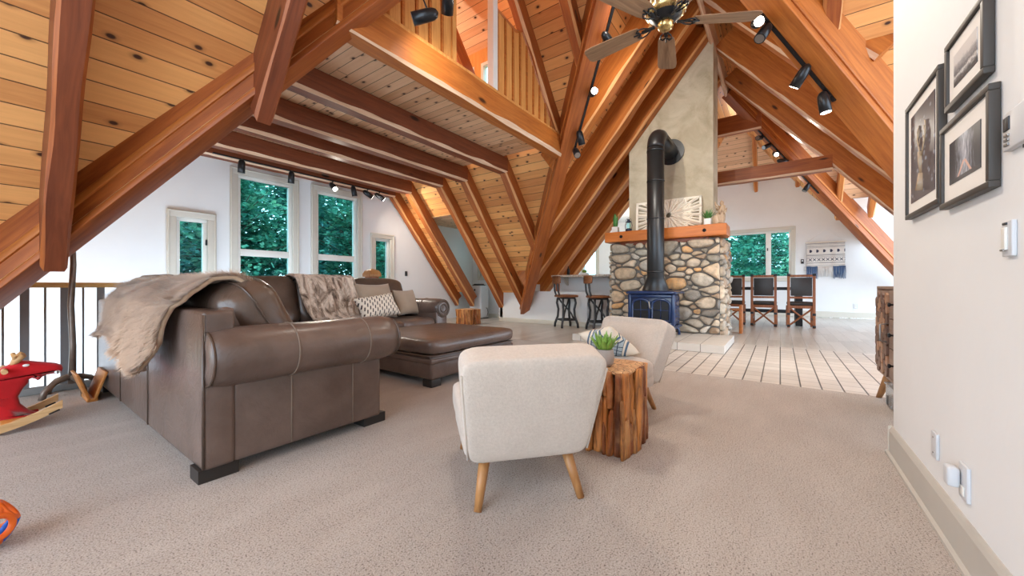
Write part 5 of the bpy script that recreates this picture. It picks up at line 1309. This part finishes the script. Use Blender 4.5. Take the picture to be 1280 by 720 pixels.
# ---------------------------------------------------------------- track lights
M['head'] = plain('black_spot_head', (.020, .021, .024), .3, .4)
def track(label, pts, heads, nrm=(0, 0, -1), name='track_light', drop=.095):
    """pts: two ends of the track; heads: (fraction, aim vector, lit)"""
    a, b = V(pts[0]), V(pts[1]); t = thing(name, label, 'track light', a)
    d = b - a; L = d.length; x = d.normalized(); n = V(nrm); n = (n - x * n.dot(x)).normalized()
    mw = frame((0, 0, 0), x, x.cross(n) if True else n)
    mb = MB(); yv = x.cross(n).normalized()
    c = [V((0, 0, 0)), d]
    vs = []
    for p in c:
        for sy, sz in ((-.017, 0), (.017, 0), (.017, .02), (-.017, .02)): vs.append(p + yv * sy + n * sz)
    mb.add(vs, [(0, 1, 2, 3), (7, 6, 5, 4), (0, 4, 5, 1), (1, 5, 6, 2), (2, 6, 7, 3), (3, 7, 4, 0)]); mb.build('track', 'black', t)
    for f, aim, lit in heads:
        p = d * f + n * .02; aim = V(aim).normalized(); h = p + n * .095 + V((0, 0, .095 - drop))
        mb = MB(); mb.cyl(p, p + n * .02, .016, n=10); mb.cyl(p + n * .02, h - aim * .03, .007, n=8)
        s0 = h - aim * .11; prof = [0, .016, .045, .09, .225]; rad = [.008, .034, .047, .052, .053]
        mb.tube([s0 + aim * q for q in prof], rad, 18); hd = mb.build('spot_head', 'head', t)
        mb = MB(); e = s0 + aim * .2255; mb.tube([e, e + aim * .002], [.044, .044], 16); mb.build('lens', 'lamp' if lit else 'steel', hd)
        if lit:
            l = bpy.data.lights.new('spot', 'SPOT'); o = bpy.data.objects.new('spot', l); COL.objects.link(o)
            l.energy = lit * SPOT; l.color = (1, .91, .78); l.spot_size = math.radians(125); l.spot_blend = .8; l.shadow_soft_size = .035
            o.location = a + e + aim * .01; o.rotation_euler = aim.to_track_quat('-Z', 'Y').to_euler()
    return t
SPOT = 110
def vp(sgn_u, sgn_v, t, z0, k=1.2, du=0, dv=0): return (WU + sgn_u * t + du, MV + sgn_v * t + dv, z0 - k * t)
# window track, hung under the last joists
track('black track light with small spots above the large windows', ((2.05, 7.16, 2.99), (5.25, 7.16, 2.99)),
      [(.12, (0, .12, -1), 0), (.36, (0, .1, -1), 0), (.60, (.0, -.75, -.6), 1), (.74, (.15, -.1, -1), 0), (.84, (.8, -.3, -.5), .7), (.93, (.8, -.45, -.6), .9)])
# left far valley
n_ = V((0, 0, -1))
track('black track light running down the left valley beam', (vp(1, 1, .30, 5.235, du=.09, dv=-.09), vp(1, 1, 1.78, 5.235, du=.09, dv=-.09)),
      [(.12, (.8, .1, -.65), 1), (.42, (.85, -.25, -.4), 1), (.66, (-.75, -.55, -.25), 1), (.90, (.35, -.1, -1), 0), (.99, (-.6, -.5, -.75), 0)])
track('black track light under the right valley beam', (vp(1, -1, .90, 4.845, 1.3, .05, .05), vp(1, -1, 1.52, 4.845, 1.3, .05, .05)),
      [(.02, (-.85, -.2, -.45), 1), (.12, (-.55, .35, -.8), 0), (.62, (.3, .55, -.8), 1), (.93, (.05, -.15, -1), 1)])
track('cluster of black spot lights under the great valley beam at top', (vp(-1, 1, 1.08, 5.42, 1.305), vp(-1, 1, 1.55, 5.42, 1.305)),
      [(.90, (-.7, .8, -.35), 0), (.62, (.5, .6, -.6), .3), (.40, (-.5, -.7, -.45), 1), (.22, (.05, .1, -1), 0), (.05, (.3, -.6, -.6), 1)], drop=.26)
track('far track light on the dining valley beam', ((9.8 + .55, MV - .55, 5.23 - .66), (9.8 + 1.75, MV - 1.75, 5.23 - 2.1)),
      [(.10, (-.8, .3, -.2), 0), (.22, (-.6, .6, -.4), 0), (.34, (-.8, -.2, -.4), 1), (.45, (.3, -.8, -.2), 0), (.85, (-.3, .5, -.9), 0)])
# ---------------------------------------------------------------- trees outside the windows
def fol(name, c0, c1, c2):
    t = NT(name); c = t.obj(False)
    n = t.noise(c, 2.0, 4, .6); n2 = t.noise(c, 11, 2)
    col = t.ramp(t.math('ADD', t.math('MULTIPLY', n, .7), t.math('MULTIPLY', n2, .3)), [(.35, c0), (.5, c1), (.66, c2)])
    b = t.n('ShaderNodeBsdfPrincipled', {'Base Color': col, 'Roughness': .6})
    tl = t.n('ShaderNodeBsdfTranslucent', {'Color': col})
    mx = t.n('ShaderNodeMixShader', {0: .35, 1: b.outputs[0], 2: tl.outputs[0]}); t.t.links.new(mx.outputs[0], t.out.inputs[0]); return t.m
M['fol_blue'] = fol('blue_green_needles', (.02, .10, .105), (.08, .30, .27), (.30, .62, .52))
M['fol_green'] = fol('fresh_green_leaves', (.024, .12, .085), (.09, .36, .25), (.40, .72, .46))
M['bark'] = plain('grey_brown_bark', (.10, .08, .06), .9, var=.4)
def tree(name, label, loc, H, R, mat, n, seed, conifer=True):
    rr = random.Random(seed); t = thing(name, label, 'tree', loc, 0, 'trees outside the windows')
    mb = MB(); mb.tube([(0, 0, 0), (.05, .02, H * .4), (0, .03, H)], [.22, .15, .04], 8)
    mb.build('trunk', 'bark', t)
    br = MB(); mb = MB()
    k = 0
    while k < n:
        z = H * (rr.uniform(.05, 1)); env = R * ((1 - z / H) ** .7 if conifer else math.sin(PI * min(1, .15 + z / H * .85)) ** .6) + .1
        q = rr.uniform(0, 2 * PI); L = env * rr.uniform(.5, 1.0); droop = rr.uniform(-.35, .05) if conifer else rr.uniform(-.1, .5)
        c, s = math.cos(q), math.sin(q)
        pts = [V((c * L * f, s * L * f, z + droop * L * f * f)) for f in (0, .5, 1)]
        if k % 4 == 0: br.tube(pts, [.03, .02, .008], 4)
        for _ in range(58):
            f = rr.uniform(.25, 1.05); p = V((c * L * f, s * L * f, z + droop * L * f * f)) + V((rr.gauss(0, .14), rr.gauss(0, .14), rr.gauss(0, .09)))
            d = V((c + rr.uniform(-.9, .9), s + rr.uniform(-.9, .9), rr.uniform(-.5, .4))).normalized(); sd = d.cross(V((rr.uniform(-1, 1), rr.uniform(-1, 1), 1))).normalized()
            l = rr.uniform(.07, .19) * (1 if H < 10 else 1.8); w = l * (.22 if conifer else .42)
            mb.add([p, p + d * l * .5 + sd * w, p + d * l, p + d * l * .5 - sd * w], [(0, 1, 2, 3)])
        k += 1
    br.build('branches', 'bark', t)
    f = mb.build('foliage', mat, t); f['kind'] = 'stuff'
    return t
tv = [((1.6, 10.6, -2.7), 7.5, 1.9, 'fol_blue', 'spruce outside the leftmost narrow window'), ((3.4, 11.2, -2.7), 8.8, 2.0, 'fol_green', 'leafy tree outside left large window'), ((5.4, 11.6, -2.7), 9.2, 2.2, 'fol_blue', 'spruce between the two large windows outside'),
      ((7.3, 11.3, -2.7), 8.2, 2.2, 'fol_green', 'leafy tree outside right large window'), ((9.4, 12.2, -2.7), 8.6, 2.4, 'fol_blue', 'spruce outside the narrow window by the newel'),
      ((-1.2, 12.5, -2.7), 8, 2.2, 'fol_blue', 'spruce at far left outside the window wall'), ((1.2, 14.5, -2.7), 11, 2.6, 'fol_green', 'tall leafy tree behind the leftmost spruce'), ((4.6, 15.0, -2.7), 12, 2.8, 'fol_blue', 'tall dark spruce far behind the large windows'), ((8.6, 15.5, -2.7), 11.5, 2.8, 'fol_green', 'tall leafy tree behind the right large window'), ((12.2, 15.0, -2.7), 11, 2.8, 'fol_blue', 'tall spruce furthest right outside the window wall'),
      ((18.5, 1.9, -2.7), 8.6, 2.0, 'fol_green', 'leafy tree outside left half of dining window'), ((18.3, -.4, -2.7), 8.2, 1.9, 'fol_green', 'leafy tree outside right half of dining window'), ((21, .6, -2.7), 11, 2.6, 'fol_blue', 'tall spruce far behind the dining window')]
for i, (loc, H, R, m, lab) in enumerate(tv):
    tree('conifer_tree' if m == 'fol_blue' else 'leafy_tree', lab, loc, H, R, m, 360, 20 + i, m == 'fol_blue')
mb = MB(); mb.prism([(-25, 7.8), (45, 7.8), (45, 50), (-25, 50)], .1, z0=-2.85); struct('ground', 'lawn outside the house', mb, plain('lawn', (.04, .10, .03), .9, var=.4))
mb = MB(); mb.prism([(14.5, -20), (45, -20), (45, 7.8), (14.5, 7.8)], .1, z0=-2.85); struct('ground', 'lawn beyond the dining room', mb, bpy.data.materials['lawn'])
M['roof_wood'] = M['beam_lit']
mb = MB(); mb.box((5.28, 5.35, 4.0), (.2, 4.5, .1))
# ---------------------------------------------------------------- light
w = bpy.data.worlds.new('World'); scn.world = w; w.use_nodes = True
bg = w.node_tree.nodes['Background']; bg.inputs[0].default_value = (.70, .85, 1, 1); bg.inputs[1].default_value = 5.6
def lamp(name, typ, loc, power, col=(1, .9, .78), size=.1, target=None, angle=100, blend=.6, sx=1, sy=1):
    l = bpy.data.lights.new(name, typ); o = bpy.data.objects.new(name, l); COL.objects.link(o)
    l.energy = power; l.color = col; o.location = loc
    if typ == 'AREA': l.shape = 'RECTANGLE'; l.size = sx; l.size_y = sy
    else: l.shadow_soft_size = size
    if typ == 'SPOT': l.spot_size = math.radians(angle); l.spot_blend = blend
    if target is not None: o.rotation_euler = (V(target) - V(loc)).to_track_quat('-Z', 'Y').to_euler()
    return o
for p, e in (((3.0, 5.6, 4.3), 120), ((12.2, 4.6, 2.7), 45), ((11.8, 0, 3.2), 25)):
    lamp('fill_light', 'POINT', p, e, col=(1, .9, .78), size=.1)  # added fill lights without fixtures, brightening loft, kitchen and dining room
scn.view_settings.view_transform = 'Standard'; scn.view_settings.look = 'None'
scn.view_settings.gamma = 1; scn.view_settings.use_curve_mapping = False; scn.view_settings.exposure = 0.1
scn.cycles.use_denoising = True
try: scn.cycles.denoiser = 'OPENIMAGEDENOISE'
except Exception: pass
